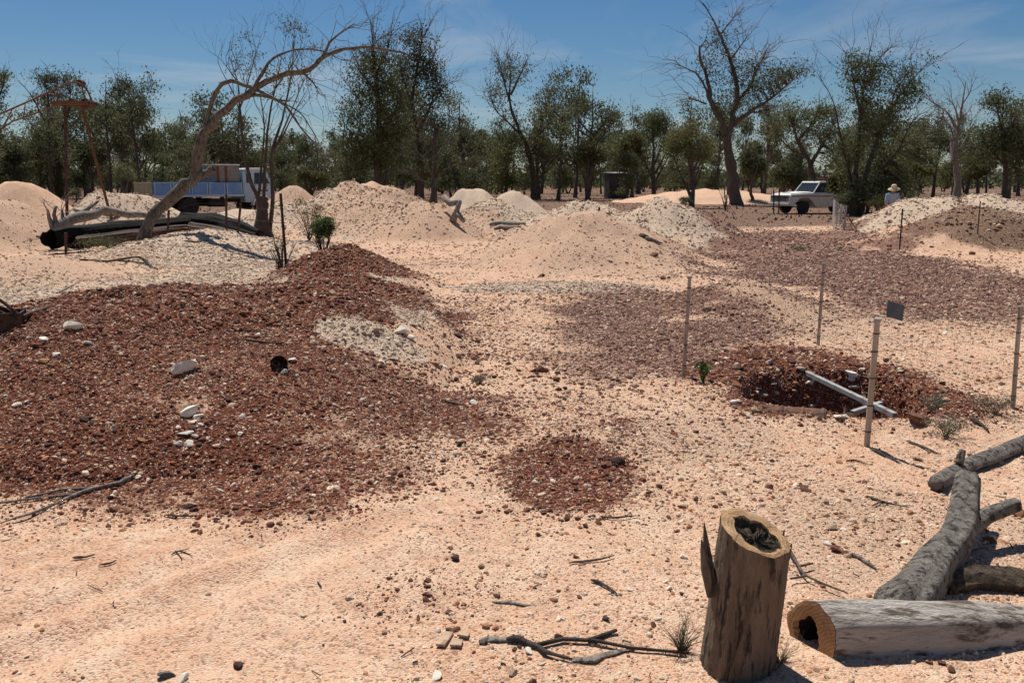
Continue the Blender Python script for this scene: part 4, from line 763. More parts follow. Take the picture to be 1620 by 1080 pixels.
for zone, n, mats, lb, wr in (((60, 620, 480, 790), 52, ('rock_dark', 'rock_dark', 'rock_rust', 'rock_orange', 'rock_white'), 'small stone among the gravel on the big red heap', (7, 13)), ((640, 560, 1060, 700), 24, ('rock_dark', 'rock_rust', 'rock_tan'), 'small stone on the stony path between the gravel patches', (7, 12)),
   ((900, 720, 1560, 900), 30, ('rock_rust', 'rock_tan', 'rock_white', 'rock_dark'), 'small stone on the pebbly sand right of the gravel patch', (8, 14)), ((660, 880, 1090, 1070), 26, ('rock_rust', 'rock_white', 'rock_dark', 'rock_tan'), 'small stone on the sand in the lower middle', (8, 15)), ((1160, 570, 1500, 665), 32, ('rock_dark', 'rock_rust', 'rock_tan', 'rock_white'), 'small stone tumbled around the fenced shaft', (8, 16)),
   ((520, 500, 720, 600), 18, ('rock_white', 'rock_tan', 'rock_dark'), 'small stone on the white scree beside the red heap', (7, 12)), ((1250, 930, 1610, 1075), 8, ('rock_tan', 'rock_rust'), 'small stone on the sand around the fallen log', (8, 15)), ((1380, 335, 1610, 378), 10, ('rock_tan', 'rock_grey', 'rock_rust'), 'rubble stone on the face of the right-hand heap', (6, 10))):
    for i in range(n): stone(random.uniform(zone[0], zone[2]), random.uniform(zone[1], zone[3]), random.uniform(*wr)*random.choice((.8, 1, 1)), random.choice(mats), lb, lb.replace('small stone', 'small stones').replace('rubble stone', 'rubble stones'))

# ------------------------------------------------------------------ cut stump
def ring_surface(rows, n, cap=None, cap0=None):
    """rows of n points each -> verts, quads"""
    V = [p for r in rows for p in r]; m = len(rows)
    F = [(i*n+k, i*n+(k+1) % n, (i+1)*n+(k+1) % n, (i+1)*n+k) for i in range(m-1) for k in range(n)]
    if cap: F.append(tuple((m-1)*n+k for k in range(n)))
    if cap0: F.append(tuple(reversed(range(n))))
    return V, F
sb = G(1163, 1052); NS = 96
def stump_r(a, u):
    base = .130*(1.0-.10*u+.12*max(0, .12-u)/.12)
    rg = sum(math.sin(a*f+ph+u*tw)*am for f, ph, tw, am in ((2, .4, .3, .035), (3, 1.9, -.8, .022), (5, .7, 1.2, .012), (9, 2.2, 1.5, .008), (17, 1.0, 2.4, .010), (31, .2, 1.0, .008)))
    crack = -.10*math.exp(-((((a-4.05-u*.75+math.pi) % (2*math.pi))-math.pi)/.05)**2)*(1 if .02 < u < .75 else 0)
    return base*(1+rg+crack)
ST_H = .515
def top_z(x, y): return ST_H - .33*x + .30*(y) - .02      # the slanted saw cut: low to the right front
def stump_pt(a, u, f=1.0, dz=0):
    r = stump_r(a, u)*f; x, y = r*math.cos(a), r*math.sin(a); cx = .045*u; tz = top_z(x, y)+.003*math.sin(a*7+1)
    return (x+cx, y, -.06+(tz+.06)*u+dz)
st = empty('tree_stump', sb, 'upright hollow sawn tree stump with brown bark in the foreground', 'stump')
AN = [2*math.pi*k/NS for k in range(NS)]
MB().add(*ring_surface([[stump_pt(a, u, 1.0+random.uniform(-.012, .012)) for a in AN] for u in [i/34 for i in range(35)]], NS)).build('bark', None or noisy('stump_bark', (.19, .130, .085), (.38, .275, .185), 2.6, .95, (.055, .038, .027), 5.5, 1.0, .05, (7, 7, 1.1), p0=.3, p1=.7), st, smooth=True)
def rim(a): return .76-.05*math.sin(a*2+.5)-.14*max(0, math.cos(a-2.9))-.03*math.sin(a*5)-.10*max(0, math.cos(a-.9))+.02*math.sin(a*11)
rows = [[stump_pt(a, 1.0, .999, .001) for a in AN], [stump_pt(a, 1.0, .5+.5*rim(a), .004) for a in AN], [stump_pt(a, 1.0, rim(a), 0) for a in AN], [stump_pt(a, 1.0, rim(a)*.98, -.03) for a in AN]]
MB().add(*ring_surface(rows, NS)).build('cut_face', M['cut_stump'], st)
rows = [[stump_pt(a, 1.0, rim(a)*f*random.uniform(.97, 1.03), -.012-dz-random.uniform(0, .012)) for a in AN] for f, dz in ((.99, -.010), (.93, .0), (.8, .010), (.6, .012), (.4, .018), (.2, .012), (.05, .016))]
MB().add(*ring_surface(rows, NS, True)).build('rotten_core', M['rot'], st)
for (x0, y0, h0, w0, le, lx) in ((-.112, -.03, .33, .030, .15, -.03), (-.108, -.005, .34, .026, .19, -.022), (-.100, .02, .36, .022, .13, -.02), (.150, -.02, .40, .018, .06, .02), (.140, .03, .42, .016, .07, .018)):
    m_ = MB(); m_.tube([(x0*.9, y0, h0-.05), (x0+lx*.35, y0, h0+le*.3), (x0+lx*.8, y0+.004, h0+le*.75), (x0+lx, y0+.006, h0+le)], [w0*.7, w0*.6, w0*.3, .002], 6, wob=.25); m_.build('splinter', M['bark'], st)
# ------------------------------------------------------------------ fallen forked log
def log_tube(pts, rad, sides=28, amp=.05, seed=0, sub=10, flat=1.0):
    """bark-covered limb with ridges along it"""
    T_ = Tree(seed); T_.limb(pts, 1, 1); P3 = T_.limbs[0][0]; rd = random.Random(seed); ph = [rd.uniform(0, 6.28) for _ in range(8)]
    m = len(P3); Q3 = []
    for i in range(m-1):
        for k in range(4): Q3.append(P3[i].lerp(P3[i+1], k/4))
    Q3.append(P3[-1]); m = len(Q3); rows = []; t = (Q3[1]-Q3[0]).normalized(); nrm = Vector((0, 0, 1)); nrm = (nrm-t*nrm.dot(t)).normalized()
    for i, q in enumerate(Q3):
        t = (Q3[min(i+1, m-1)]-Q3[max(i-1, 0)]).normalized(); nrm = (nrm-t*nrm.dot(t)).normalized(); bn = t.cross(nrm); u = i/(m-1)
        j = u*(len(rad)-1); a0 = int(min(j, len(rad)-2)); r = rad[a0]+(rad[a0+1]-rad[a0])*(j-a0); row = []
        for k in range(sides):
            a = 2*math.pi*k/sides
            g = sum(math.sin(a*f+ph[n_]+u*tw)*am for n_, (f, tw, am) in enumerate(((2, 1.5, .9), (3, -2, .7), (5, 3, .6), (8, 4, .45), (13, 6, .35))))*amp + amp*.5*math.sin(u*17+ph[6]+a)+rd.uniform(-.3, .3)*amp*.25
            row.append(q+(nrm*math.cos(a)+bn*math.sin(a)*flat)*r*(1+g))
        rows.append(row)
    return rows
lg = G(1300, 1050); log = empty('fallen_log', lg, 'thick grey fallen log with hollow sawn end lying right of the stump', 'log')
bark_log = noisy('silvery_log_bark', (.36, .315, .265), (.58, .53, .465), 2.2, .95, (.13, .095, .07), 5, .9, .03, (1.2, 5, 5), p0=.3, p1=.7)
bark_limb = noisy('rough_limb_bark', (.21, .178, .145), (.42, .37, .315), 5, .95, (.055, .042, .033), 9, 1.0, .05, (3, 3, 2))
def rel(rows): return [[tuple(p-lg) for p in r] for r in rows]
c0 = at(1284, 999, 2.98); c1 = at(1420, 1000, 3.01); c2 = at(1530, 999, 3.06); c3 = at(1640, 1000, 3.14); c4 = at(1800, 1010, 3.28)
rows = rel(log_tube([c0, c1, c2, c3, c4], [.110, .114, .108, .094, .088], 40, .05, 4))
yc0 = sum(p[1] for p in rows[0])/40                      # sawn through at a slant
for i in range(9):
    f_ = .42*(1-i/9)**1.0; rows[i] = [(p[0]-(p[1]-yc0)*f_-.0*i, p[1], p[2]) for p in rows[i]]
MB().add(*ring_surface(rows, 40)).build('log_trunk', bark_log, log, smooth=True)
r0 = [Vector(p) for p in rows[0]]; cc = sum(r0, Vector())/len(r0); ax = (Vector(rows[3][0])-Vector(rows[0][0])).normalized()
hc = cc+Vector((-.008, .018, -.002))
def hr(k): a_ = 6.2832*k/40; return .52+.07*math.sin(a_+4.2)+.04*math.sin(a_*3+1)+random.uniform(-.02, .02)
hole = [hc+(p-cc)*hr(k) for k, p in enumerate(r0)]
MB().add(*ring_surface([[tuple(p-ax*.002) for p in r0], [tuple(hc*.5+cc*.5-ax*.004+((p-cc)*.83)) for p in r0], [tuple(p-ax*.002) for p in hole], [tuple(p+ax*.03) for p in hole]], 40)).build('sawn_end', M['cut_log'], log)
MB().add(*ring_surface([[tuple(hc+(p-hc)*f+ax*d) for p in hole] for f, d in ((.99, .02), (.92, .15), (.8, .32), (.3, .36))], 40, True)).build('hollow', M['char'], log)
b0 = at(1398, 1003, 3.06); b1 = at(1440, 950, 3.16); b2 = at(1476, 900, 3.44); b3 = at(1519, 838, 3.84); b4 = at(1532, 758, 4.3)
MB().add(*ring_surface(rel(log_tube([b0, b1, b2, b3, b4], [.066, .104, .086, .074, .068, .058], 30, .10, 8)), 30, True)).build('limb', bark_limb, log, smooth=True)
q0 = at(1525, 838, 3.9); q1 = at(1560, 815, 3.98); q2 = at(1608, 797, 4.05)
MB().add(*ring_surface(rel(log_tube([q0, q1, q2], [.046, .036, .033], 18, .09, 9)), 18, True)).build('side_branch', bark_limb, log, smooth=True)
q0 = at(1585, 1040, 3.05); m_ = MB(); m_.off = lg
for dx in (-14, 6, 26): m_.tube([at(1600, 1018, 3.08), at(1592+dx*.4, 1045, 3.04), at(1590+dx, 1085, 2.95)], [.03, .022, .014], 8, wob=.15)
m_.build('broken_branch', M['bark_dark'], log)
# log piece behind, with its broken stub
pts = [G(1480, 777), G(1515, 752), G(1560, 736), G(1625, 708), G(1700, 690)]; rr = [.044, .040, .046, .046, .05]
lp2 = empty('log_piece', pts[0], 'dark log piece lying behind the fork of the fallen log at right edge', 'log')
MB().add(*ring_surface([[tuple(p-pts[0]) for p in r] for r in log_tube([p+Vector((0, 0, r_*.8)) for p, r_ in zip(pts, rr)], rr, 18, .10, 12)], 18, True, True)).build('log_trunk', bark_limb, lp2, smooth=True)
m_ = MB(); m_.off = pts[0]; m_.tube([pts[1]+Vector((0, 0, .08)), pts[1]+Vector((.03, .03, .15))], [.03, .018], 8, wob=.2); m_.build('stub', bark_limb, lp2)
# rotten slab behind the log
sl = [G(1490, 935), G(1540, 925), G(1600, 930), G(1660, 935)]
m_ = MB(); m_.off = sl[0]; m_.tube([p+Vector((0, 0, .02)) for p in sl], [.04, .06, .06, .05], 9, wob=.25); o = m_.build('rotten_slab', M['rot'], None, loc=sl[0]); tag(o, 'dark rotten wood slab lying between the fallen log and its limb', 'wood')
# ------------------------------------------------------------------ sticks
def stick(pp, r, label, mat='bark_dark', forks=(), lift=.006, group=None, name='stick', flat=1.0):
    P_ = [G(*q) for q in pp]; b_ = P_[0].copy(); m_ = MB(); m_.off = b_; n_ = len(P_)
    T_ = Tree(3); T_.limb([p_+Vector((0, 0, lift+r*.5*flat)) for p_ in P_], r, r*.4); L0, R0 = T_.limbs[0]; n0 = len(L0)
    R0 = [q_*(.35 if k_ == 0 else .8 if k_ == 1 else .5 if k_ == n0-1 else 1)*random.uniform(.8, 1.15) for k_, q_ in enumerate(R0)]
    L0 = [q_+Vector((random.uniform(-1, 1), random.uniform(-1, 1), 0))*r*.5 for q_ in L0]; m_.tube(L0, R0, 8, wob=.2)
    for f in forks:
        F_ = [G(*q)+Vector((0, 0, lift+r*.5)) for q in f]; m_.tube(F_, [r*.6*(1-i*.5/len(F_)) for i in range(len(F_))], 6, wob=.12)
    o_ = m_.build(name, M[mat], None, smooth=True, loc=b_); o_.scale.z = flat; return tag(o_, label, 'stick', group)
stick([(210, 755), (190, 768), (150, 776), (120, 786), (70, 808), (0, 832)], .015, 'long grey forked stick along the toe of the red heap', 'bark_dead', [[(120, 786), (60, 792), (0, 800)], [(150, 776), (100, 778), (40, 792)]])
stick([(1240, 858), (1256, 890), (1275, 920), (1340, 948)], .010, 'thin curved twig arching between stump and fallen log', 'bark', [[(1275, 920), (1250, 925)], [(1262, 905), (1285, 900)]], .02)
stick([(1345, 880), (1362, 888), (1390, 905)], .012, 'short grey stick left of the log limb', 'bark_dead')
stick([(1375, 790), (1400, 798), (1440, 806)], .009, 'thin forked stick on sand right of the big rust stone', 'bark', [[(1395, 796), (1380, 803)]])
stick([(1376, 712), (1400, 724), (1426, 736)], .012, 'dark straight strip at the foot of the near fence post'); stick([(1433, 700), (1460, 710), (1488, 722)], .012, 'grey twig right of the near fence post', 'bark')  # first is a thin dark strip along the ground from the post foot
stick([(1532, 663), (1550, 674), (1566, 686)], .018, 'dark stick right of the boulder by the shaft'); stick([(1338, 732), (1352, 730), (1374, 738)], .008, 'thin bent twig left below the near fence post')
stick([(1470, 990), (1485, 870), (1500, 850)][:1]+[(1490, 930), (1515, 905), (1535, 878), (1560, 872)], .014, 'bent branch lying behind the log limb', 'bark')
stick([(900, 893), (935, 890), (972, 882)], .008, 'thin straight twig on pebbly sand in the lower middle', 'bark'); stick([(935, 922), (955, 928), (975, 942)], .010, 'short dark curved twig left of the stump')
stick([(780, 953), (815, 957), (858, 960)], .014, 'flat grey bark strip on the sand in the lower middle', 'bark_dead', flat=.4); stick([(930, 820), (965, 822), (1010, 818)], .007, 'thin twig below the small red gravel patch', 'bark')
stick([(800, 1015), (830, 1020), (860, 1035), (905, 1048)], .015, 'dark fallen branch near the bottom left of the stump', 'bark_dark', [[(850, 1025), (890, 1018), (940, 1020), (1000, 1030), (1090, 1038)], [(930, 1019), (975, 1003)]])
stick([(905, 1048), (950, 1040), (995, 1030)], .022, 'split bark slab with pale edge near the bottom', 'bark_dead', flat=.4); stick([(757, 1017), (790, 1016), (828, 1008)], .024, 'short weathered bark slab left of the fallen branch', 'bark_dead', flat=.5)
stick([(115, 886), (135, 884), (152, 880)], .008, 'short dark stick on the smooth sand at left', 'bark'); stick([(158, 896), (175, 893), (186, 888)], .006, 'thin short stick right of another on the smooth sand'); stick([(272, 880), (285, 874), (305, 882)], .005, 'little curled twig on the smooth sand', 'bark_dark', [[(278, 874), (288, 886)], [(285, 874), (300, 870)]])
stick([(700, 635), (720, 641), (735, 643)], .018, 'flat brown bark strip on the stony path', 'bark'); stick([(745, 605), (757, 602), (770, 597)], .012, 'grey twig on the path below the scree', 'bark_dead'); stick([(385, 540), (410, 543), (450, 546)], .014, 'dark stick near the crest of the red heap')
stick([(260, 817), (290, 820), (318, 818)], .008, 'thin dark stick under the toe of the red heap'); stick([(910, 692), (935, 698)], .008, 'short twig above the small red gravel patch'); stick([(425, 806), (445, 800)], .010, 'short dark stick at the right toe of the red heap')
stick([(20, 512), (50, 500), (85, 485)], .022, 'weathered pole lying beside the rusty drum on the red heap', 'bark'); stick([(90, 465), (110, 455), (122, 449)], .016, 'thin grey stick on pale gravel at left', 'bark_dead')
stick([(125, 412), (170, 415), (220, 408), (240, 425)], .03, 'dark branch litter below the leaning tree', 'bark_dark', [[(180, 412), (230, 418), (250, 428)]]); stick([(292, 383), (310, 384), (292, 383), (292, 382)][:2]+[(330, 382)], .03, 'short rusty bar on gravel right of the leaning tree', 'rust_dark')
stick([(776, 358), (800, 356), (832, 357)], .10, 'thick grey log lying behind the front central heap', 'bark_dead', name='small_log'); stick([(782, 364), (800, 362), (822, 361)], .08, 'pale grey log lying in front of the thicker one', 'bark_dead', name='small_log')
stick([(1022, 378), (1035, 383), (1047, 388)], .05, 'grey branch beside the dark block between heaps', 'bark_dead')
m_ = MB(); g = G(716, 350); m_.off = g; m_.tube([g, at(722, 335, g.y), at(728, 318, g.y)], [.12, .09, .07], 8, wob=.15); m_.tube([at(722, 335, g.y), at(734, 350, g.y-.3)], [.08, .06], 7, wob=.15); m_.tube([at(727, 320, g.y), at(712, 322, g.y+.4), at(702, 312, g.y+.6)], [.08, .09, .1], 8, wob=.15)
tag(m_.build('driftwood_stump', M['bark_dead'], None, smooth=True, loc=g), 'weathered crooked wood stump between the pink and grey heaps', 'stump')
for (px, py, w_, h_, dx, lb) in ((704, 1015, 26, 54, 0, 'upright pale tile scrap near the bottom'), (722, 1022, 30, 22, 0, 'flat pale tile scrap right of the upright one'), (733, 1008, 30, 16, 8, 'slanted pale tile scrap behind the flat one')):
    g = G(px, py); s_ = 3.3/FPX; o = MB().box((0, 0, .008), (w_*s_*.6, h_*s_*.8, .010)).build('tile_scrap', M['rock_tan'], None, bevel=.002, loc=g+Vector((0, 0, .002))); o.rotation_euler = (random.uniform(-.1, .1), random.uniform(-.1, .1), random.uniform(-.3, .3)); tag(o, lb, 'tile')
# ------------------------------------------------------------------ fenced shaft
PB = [((1081, 597), (1091, 440)), ((1294, 548), (1303, 419)), ((1602, 646), (1614, 488)), ((1371, 706), (1388, 508))]
pb = [G(*b_) for b_, _ in PB]; pt = [at(t_[0], t_[1], b_.y) for (_, t_), b_ in zip(PB, pb)]
fc = sum(pb, Vector())/4
fence = empty('shaft_fence', fc, 'wire fence on four pale posts around the open mine shaft', 'fence')
for i in range(4):
    r = .0165 if i != 3 else .019; d = (pt[i]-pb[i])
    m_ = MB(); m_.off = fc; m_.tube([pb[i]-d*.15, pb[i]+d*.3, pb[i]+d*.7, pt[i]], [r*1.05, r, r, r*.95], 10, wob=.05); po = m_.build('post', M['post'], fence)
    m_ = MB(); m_.off = fc; m_.tube([pt[i]-d*.004, pt[i]+d.normalized()*.018], r*1.25, 10); m_.build('cap', M['galv'], po)
    for u in (.12, .33, .55, .76, .9):
        m_ = MB(); m_.off = fc; m_.tube([pb[i]+d*u, pb[i]+d*(u+.008)], r*1.18, 10); m_.build('wire_tie', M['rust_dark'], po)
for i in range(4):
    j = (i+1) % 4; m_ = MB(); m_.off = fc; L = (pb[j]-pb[i]).length; n_ = int(L/.16)
    for u in (.12, .33, .55, .76, .9):
        m_.tube([pb[i].lerp(pb[j], s_)+(pt[i]-pb[i]).lerp(pt[j]-pb[j], s_)*u+Vector((0, 0, -.02*math.sin(s_*math.pi)+random.uniform(-.006, .006))) for s_ in (0, .2, .4, .6, .8, 1)], .0012, 4)
    for k in range(1, n_):
        s_ = k/n_; a_ = pb[i].lerp(pb[j], s_); dd = (pt[i]-pb[i]).lerp(pt[j]-pb[j], s_)
        m_.tube([a_+dd*.12, a_+dd*.5+Vector((random.uniform(-.01, .01),)*2+(0,)), a_+dd*.9], .0006, 3)
    tag(m_.build('wire_netting', M['rust_dark'], fence), kind='stuff')
s_ = .36; a_ = pb[1].lerp(pb[2], s_); sg = at(1416, 491, a_.y); wv = (pb[2]-pb[1]).normalized()
m_ = MB(); rotm = Matrix((wv, Vector((-wv.y, wv.x, 0)), Vector((0, 0, 1)))).transposed() @ Matrix.Rotation(R(4), 3, 'Y')
m_.box((0, 0, 0), (.24, .006, .155), rotm); o = m_.build('warning_sign', M['sign'], None, bevel=.002, loc=sg); tag(o, 'blank dark grey sign plate hanging on the far side of the shaft fence', 'sign')
# what lies in and over the shaft
def beam(a, b, w_, h_, name, mat, label, cat, up=(0, 0, 1)):
    d = (b-a); L = d.length; d.normalize(); s1 = d.cross(Vector(up)).normalized(); u1 = s1.cross(d); m3 = Matrix((d, s1, u1)).transposed(); m_ = MB()
    m_.box((0, 0, h_*.36), (L, w_, h_*.28), m3)
    for k in (-1, 1): m_.box(m3 @ Vector((0, k*w_*.41, -h_*.12)), (L, w_*.18, h_*.70), m3)
    return tag(m_.build(name, M[mat], None, bevel=.002, loc=(a+b)/2), label, cat)
beam(at(1272, 588, 7.92), at(1416, 657, 6.42), .042, .04, 'channel_beam', 'galv', 'long pale metal channel lying across the open shaft', 'beam'); beam(at(1348, 653, 6.60), at(1394, 638, 6.75), .04, .036, 'channel_beam', 'galv', 'short pale metal channel crossing under the long one at the shaft', 'beam')
g = at(1258, 668, 6.32); m_ = MB(); ax_ = Vector((.95, -.28, 0)).normalized(); n_ = 22; prof = [(-.24, .10), (-.235, .15), (-.22, .16), (-.2, .15), (-.09, .15), (-.075, .158), (-.06, .15), (.06, .15), (.075, .158), (.09, .15), (.2, .15), (.22, .16), (.235, .15), (.24, .10)]
sd_ = Vector((0, 0, 1)).cross(ax_); rows = [[tuple(ax_*q_[0]+(sd_*math.cos(6.2832*k/n_)+Vector((0, 0, 1))*math.sin(6.2832*k/n_))*q_[1]) for k in range(n_)] for q_ in prof]
V, F_ = ring_surface(rows, n_, True); F_.append(tuple(range(n_))); tag(m_.add(V, F_).build('rusty_drum', M['rust'], None, smooth=False, loc=g+Vector((0, .08, -.055))), 'rusty ribbed drum wedged at the near lip of the shaft', 'drum')
# black can on the red heap: an open tube
g = G(440, 580); m_ = MB(); ax_ = Vector((.25, -.95, .18)).normalized(); s1 = ax_.cross(Vector((0, 0, 1))).normalized(); u1 = s1.cross(ax_); ro = .06
rows = [[tuple(ax_*d+(s1*math.cos(6.2832*k/20)+u1*math.sin(6.2832*k/20))*q_) for k in range(20)] for d, q_ in ((-.14, .01), (-.14, ro), (.06, ro), (.07, ro*1.06), (.07, ro*.93), (-.10, ro*.9), (-.10, .01))]
tag(m_.add(*ring_surface(rows, 20)).build('black_can', M['char'], None, smooth=True, loc=g+Vector((0, .03, .015))), 'half-buried open black can on the right slope of the red heap', 'can')
# rusty drum and frame at the left edge
g = G(0, 522)-Vector((0, 0, .05)); dr = empty('rusty_winch', g, 'dark rusty winch drum with bars at the left edge of the red heap', 'winch', None, R(20)); dr.scale = (.72, .72, .8)
m_ = MB(); m_.lathe([(.10, -.14), (.15, -.14), (.15, -.12), (.11, -.12), (.11, .12), (.15, .12), (.15, .14), (.10, .14)], (-.02, 0, .13), 'y', 18); m_.build('drum', M['rust_dark'], dr)
m_ = MB(); m_.box((.09, -.17, .14), (.30, .02, .20)); m_.box((.09, .17, .14), (.30, .02, .20)); m_.box((.22, 0, .14), (.02, .32, .18)); m_.build('frame', M['rust_dark'], dr, bevel=.004)
for a_, b_ in (((.02, -.17, .2), (-.03, -.2, .46)), ((.22, -.15, .22), (.05, -.18, .38))):
    m_ = MB(); m_.tube([a_, b_], .016, 8); m_.build('lever', M['rust_dark'], dr)
# ------------------------------------------------------------------ pipe, beam, burnt wood and pickets around the leaning tree
def gz(px, py, dz=0): p_ = G(px, py); return p_+Vector((0, 0, dz))
D0 = 22.6
arch = [at(78, 378, 21.2), at(120, 370, 21.8), at(200, 362, 22.4), at(302, 352, 23)]; arch2 = [at(285, 348, 23.1), at(330, 352, 23.0), at(370, 359, 22.8), at(410, 371, 22.2)]
b0 = Vector((arch[0].x, arch[0].y, 0)); b0.z = Hs(b0.x, b0.y)
for A_, r_, lb in ((arch, [.23, .21, .19, .16], 'long charred black log lying left behind the leaning trunk'), (arch2, [.16, .20, .17, .12], 'charred black log sloping down right behind the leaning trunk')):
    tag(MB().add(*ring_surface([[tuple(p_-b0) for p_ in r2] for r2 in log_tube(A_, r_, 16, .14, int(r_[0]*100), flat=1.15)], 16, True)).build('charred_log', M['black'], None, loc=b0), lb, 'log')
for k_, (A_, lb) in enumerate((([at(120, 381, 21.5), at(200, 371, 22.1), at(296, 360, 22.7)], 'dark timber lying under the left charred log'), ([at(300, 357, 22.8), at(350, 365, 22.6), at(404, 379, 22.0)], 'dark timber lying under the right charred log'))):
    tag(MB().add(*ring_surface([[tuple(p_-b0) for p_ in r2] for r2 in log_tube(A_, [.10, .10, .08], 12, .12, 60+k_, flat=1.5)], 12, True)).build('timber', M['rust_dark'], None, loc=b0), lb, 'timber')
ra = [at(138, 386, 21.6), at(200, 377, 22), at(290, 365, 22.6), at(340, 369, 22.5), at(414, 385, 21.8)]
m_ = MB(); m_.off = b0
for i in range(len(ra)-1):
    d = ra[i+1]-ra[i]; L = d.length; d.normalize(); s1 = d.cross(Vector((0, 0, 1))).normalized(); m3 = Matrix((d, s1, s1.cross(d))).transposed(); c_ = (ra[i]+ra[i+1])/2
    for dz, w_, h_ in ((.07, .12, .02), (0, .025, .12), (-.07, .12, .02)): m_.box(c_+m3 @ Vector((0, 0, dz)), (L+.02, w_, h_), m3)
tag(m_.build('bent_rail', M['rust'], None, loc=b0), 'rusty bent steel rail lying under the charred logs', 'rail')
g = G(125, 392); bs = empty('burnt_stump', g, 'squat burnt black stump left of the leaning tree', 'stump')
rows = [[((.30-.06*u+.04*math.sin(k*1.7+u*3)+random.uniform(-.03, .03))*math.cos(6.2832*k/18), (.28+random.uniform(-.03, .03))*math.sin(6.2832*k/18), -.1+.5*u+(.10*math.sin(k*.9) if u > .95 else 0)) for k in range(18)] for u in (0, .25, .5, .75, 1)]
MB().add(*ring_surface(rows, 18)).build('burnt_bark', M['char'], bs, smooth=True); MB().add(*ring_surface([rows[-1], [(x_*.7, y_*.7, z_-.06) for x_, y_, z_ in rows[-1]], [(x_*.2, y_*.2, z_-.15) for x_, y_, z_ in rows[-1]]], 18, True)).build('burnt_core', M['rot'], bs)
# grey dead log with splayed roots
T_ = Tree(44); lgx = [at(85, 372, 22.6), at(105, 352, 22.8), at(140, 340, 23.2), at(175, 334, 23.8), at(220, 340, 24.2), at(262, 342, 24.5)]; T_.limb(lgx, .17, .06)
for e_ in ([(88, 368), (78, 345), (76, 332)], [(90, 372), (70, 378), (58, 374)], [(92, 360), (86, 340), (90, 326)], [(120, 346), (140, 330), (156, 318)], [(150, 338), (128, 334), (118, 333)], [(90, 366), (100, 345), (98, 334)], [(165, 336), (190, 342), (170, 350)]):
    T_.limb([at(px, py, 22.7+(px-85)*.012) for px, py in e_], .09, .03)
T_.bare_twigs(18, (.2, .6), .2); b0 = Vector((lgx[0].x, lgx[0].y, Hs(lgx[0].x, lgx[0].y)))
tag(link('dead_root_log', T_.wood_mesh('dead_root_log', M['bark_dead'], b0, False)), 'grey dead log with splayed roots lying left of the charred logs', 'log').location = b0
for (bx_, by_, ty_, D_, lb, tilt, r_) in ((104, 398, 368, 21.0, 'short picket standing against the burnt stump', 0, .035), (265, 368, 332, 22.2, 'rusty picket behind the middle of the leaning trunk', 2, .03), (358, 362, 308, 22.0, 'rusty picket rising behind the charred logs', 0, .03), (377, 382, 322, 21.4, 'leaning rusty picket at the right end of the bent rail', 4, .03), (453, 412, 306, 15.4, 'tall black picket rising from the dead shrub', -9, .026),
  (1424, 380, 330, 22.5, 'thin rusty picket standing before the right-hand heap', 4, .02), (1547, 362, 318, 22.5, 'thin rusty picket on the face of the right-hand heap', 4, .016), (948, 340, 328, 23.5, 'thin short peg between the central heaps', 0, .03), (963, 346, 336, 23.0, 'stubby wooden peg between the central heaps', 0, .06),
  (1224, 336, 300, 47, 'left rusty stake in front of the pickup bumper', 0, .035), (1232, 338, 298, 46.5, 'right rusty stake in front of the pickup bumper', 1, .035)):
    b_ = at(bx_, by_, D_); zb = Hs(b_.x, D_); t_ = at(bx_+tilt, ty_, D_); b_ = Vector((b_.x, D_, zb)); m_ = MB(); m_.off = b_; d = t_-b_
    m_.tube([b_-d*.2, t_], r_, 5)
    m_.tube([b_+d*.85, b_+d*.87], r_*1.4, 5); tag(m_.build('picket', M['rust_dark'] if r_ != .06 else M['bark_dead'], None, loc=b_), lb, 'post')
m_ = MB(); wp = [at(265, 335, 22.2), at(310, 322, 22.1), at(358, 322, 22.0), at(377, 330, 21.4), at(453, 330, 15.4)]; m_.off = wp[0]
for dz in (0, -.25): m_.tube([p_+Vector((0, 0, dz)) for p_ in wp], .006, 4)
tag(m_.build('fence_wire', M['rust_dark'], None, loc=wp[0]), 'slack rusty wire strung between the pickets by the leaning tree', 'wire')
# ------------------------------------------------------------------ rusty hoist at the left
hb = Vector((at(105, 350, 28).x, 28, 0)); hb.z = Hs(hb.x, 28)
ho = empty('mine_hoist', hb, 'rusty yellow mine hoist with curved ladder track on two long legs', 'hoist')
def hp(px, py, y=28.0): return at(px, py, y)-hb
for (a_, b_, ya, yb) in (((103, 168), (105, 358), 28, 27.2), ((128, 164), (179, 330), 28.6, 31.5)):
    e_ = at(*b_, yb); e_.z = Hs(e_.x, e_.y)-.1; m_ = MB(); m_.tube([hp(*a_, ya), e_-hb], .05, 8); lo = m_.build('leg', M['rust_dark'], ho); m_ = MB(); m_.box(e_-hb+Vector((0, 0, .1)), (.22, .22, .02)); m_.build('foot_plate', M['rust_dark'], lo)
top = [(-60, 212), (-20, 190), (40, 163), (90, 140), (112, 131), (128, 133), (138, 143), (144, 158), (143, 168)]; low = [(-60, 240), (-20, 218), (20, 192), (60, 178), (90, 166)]
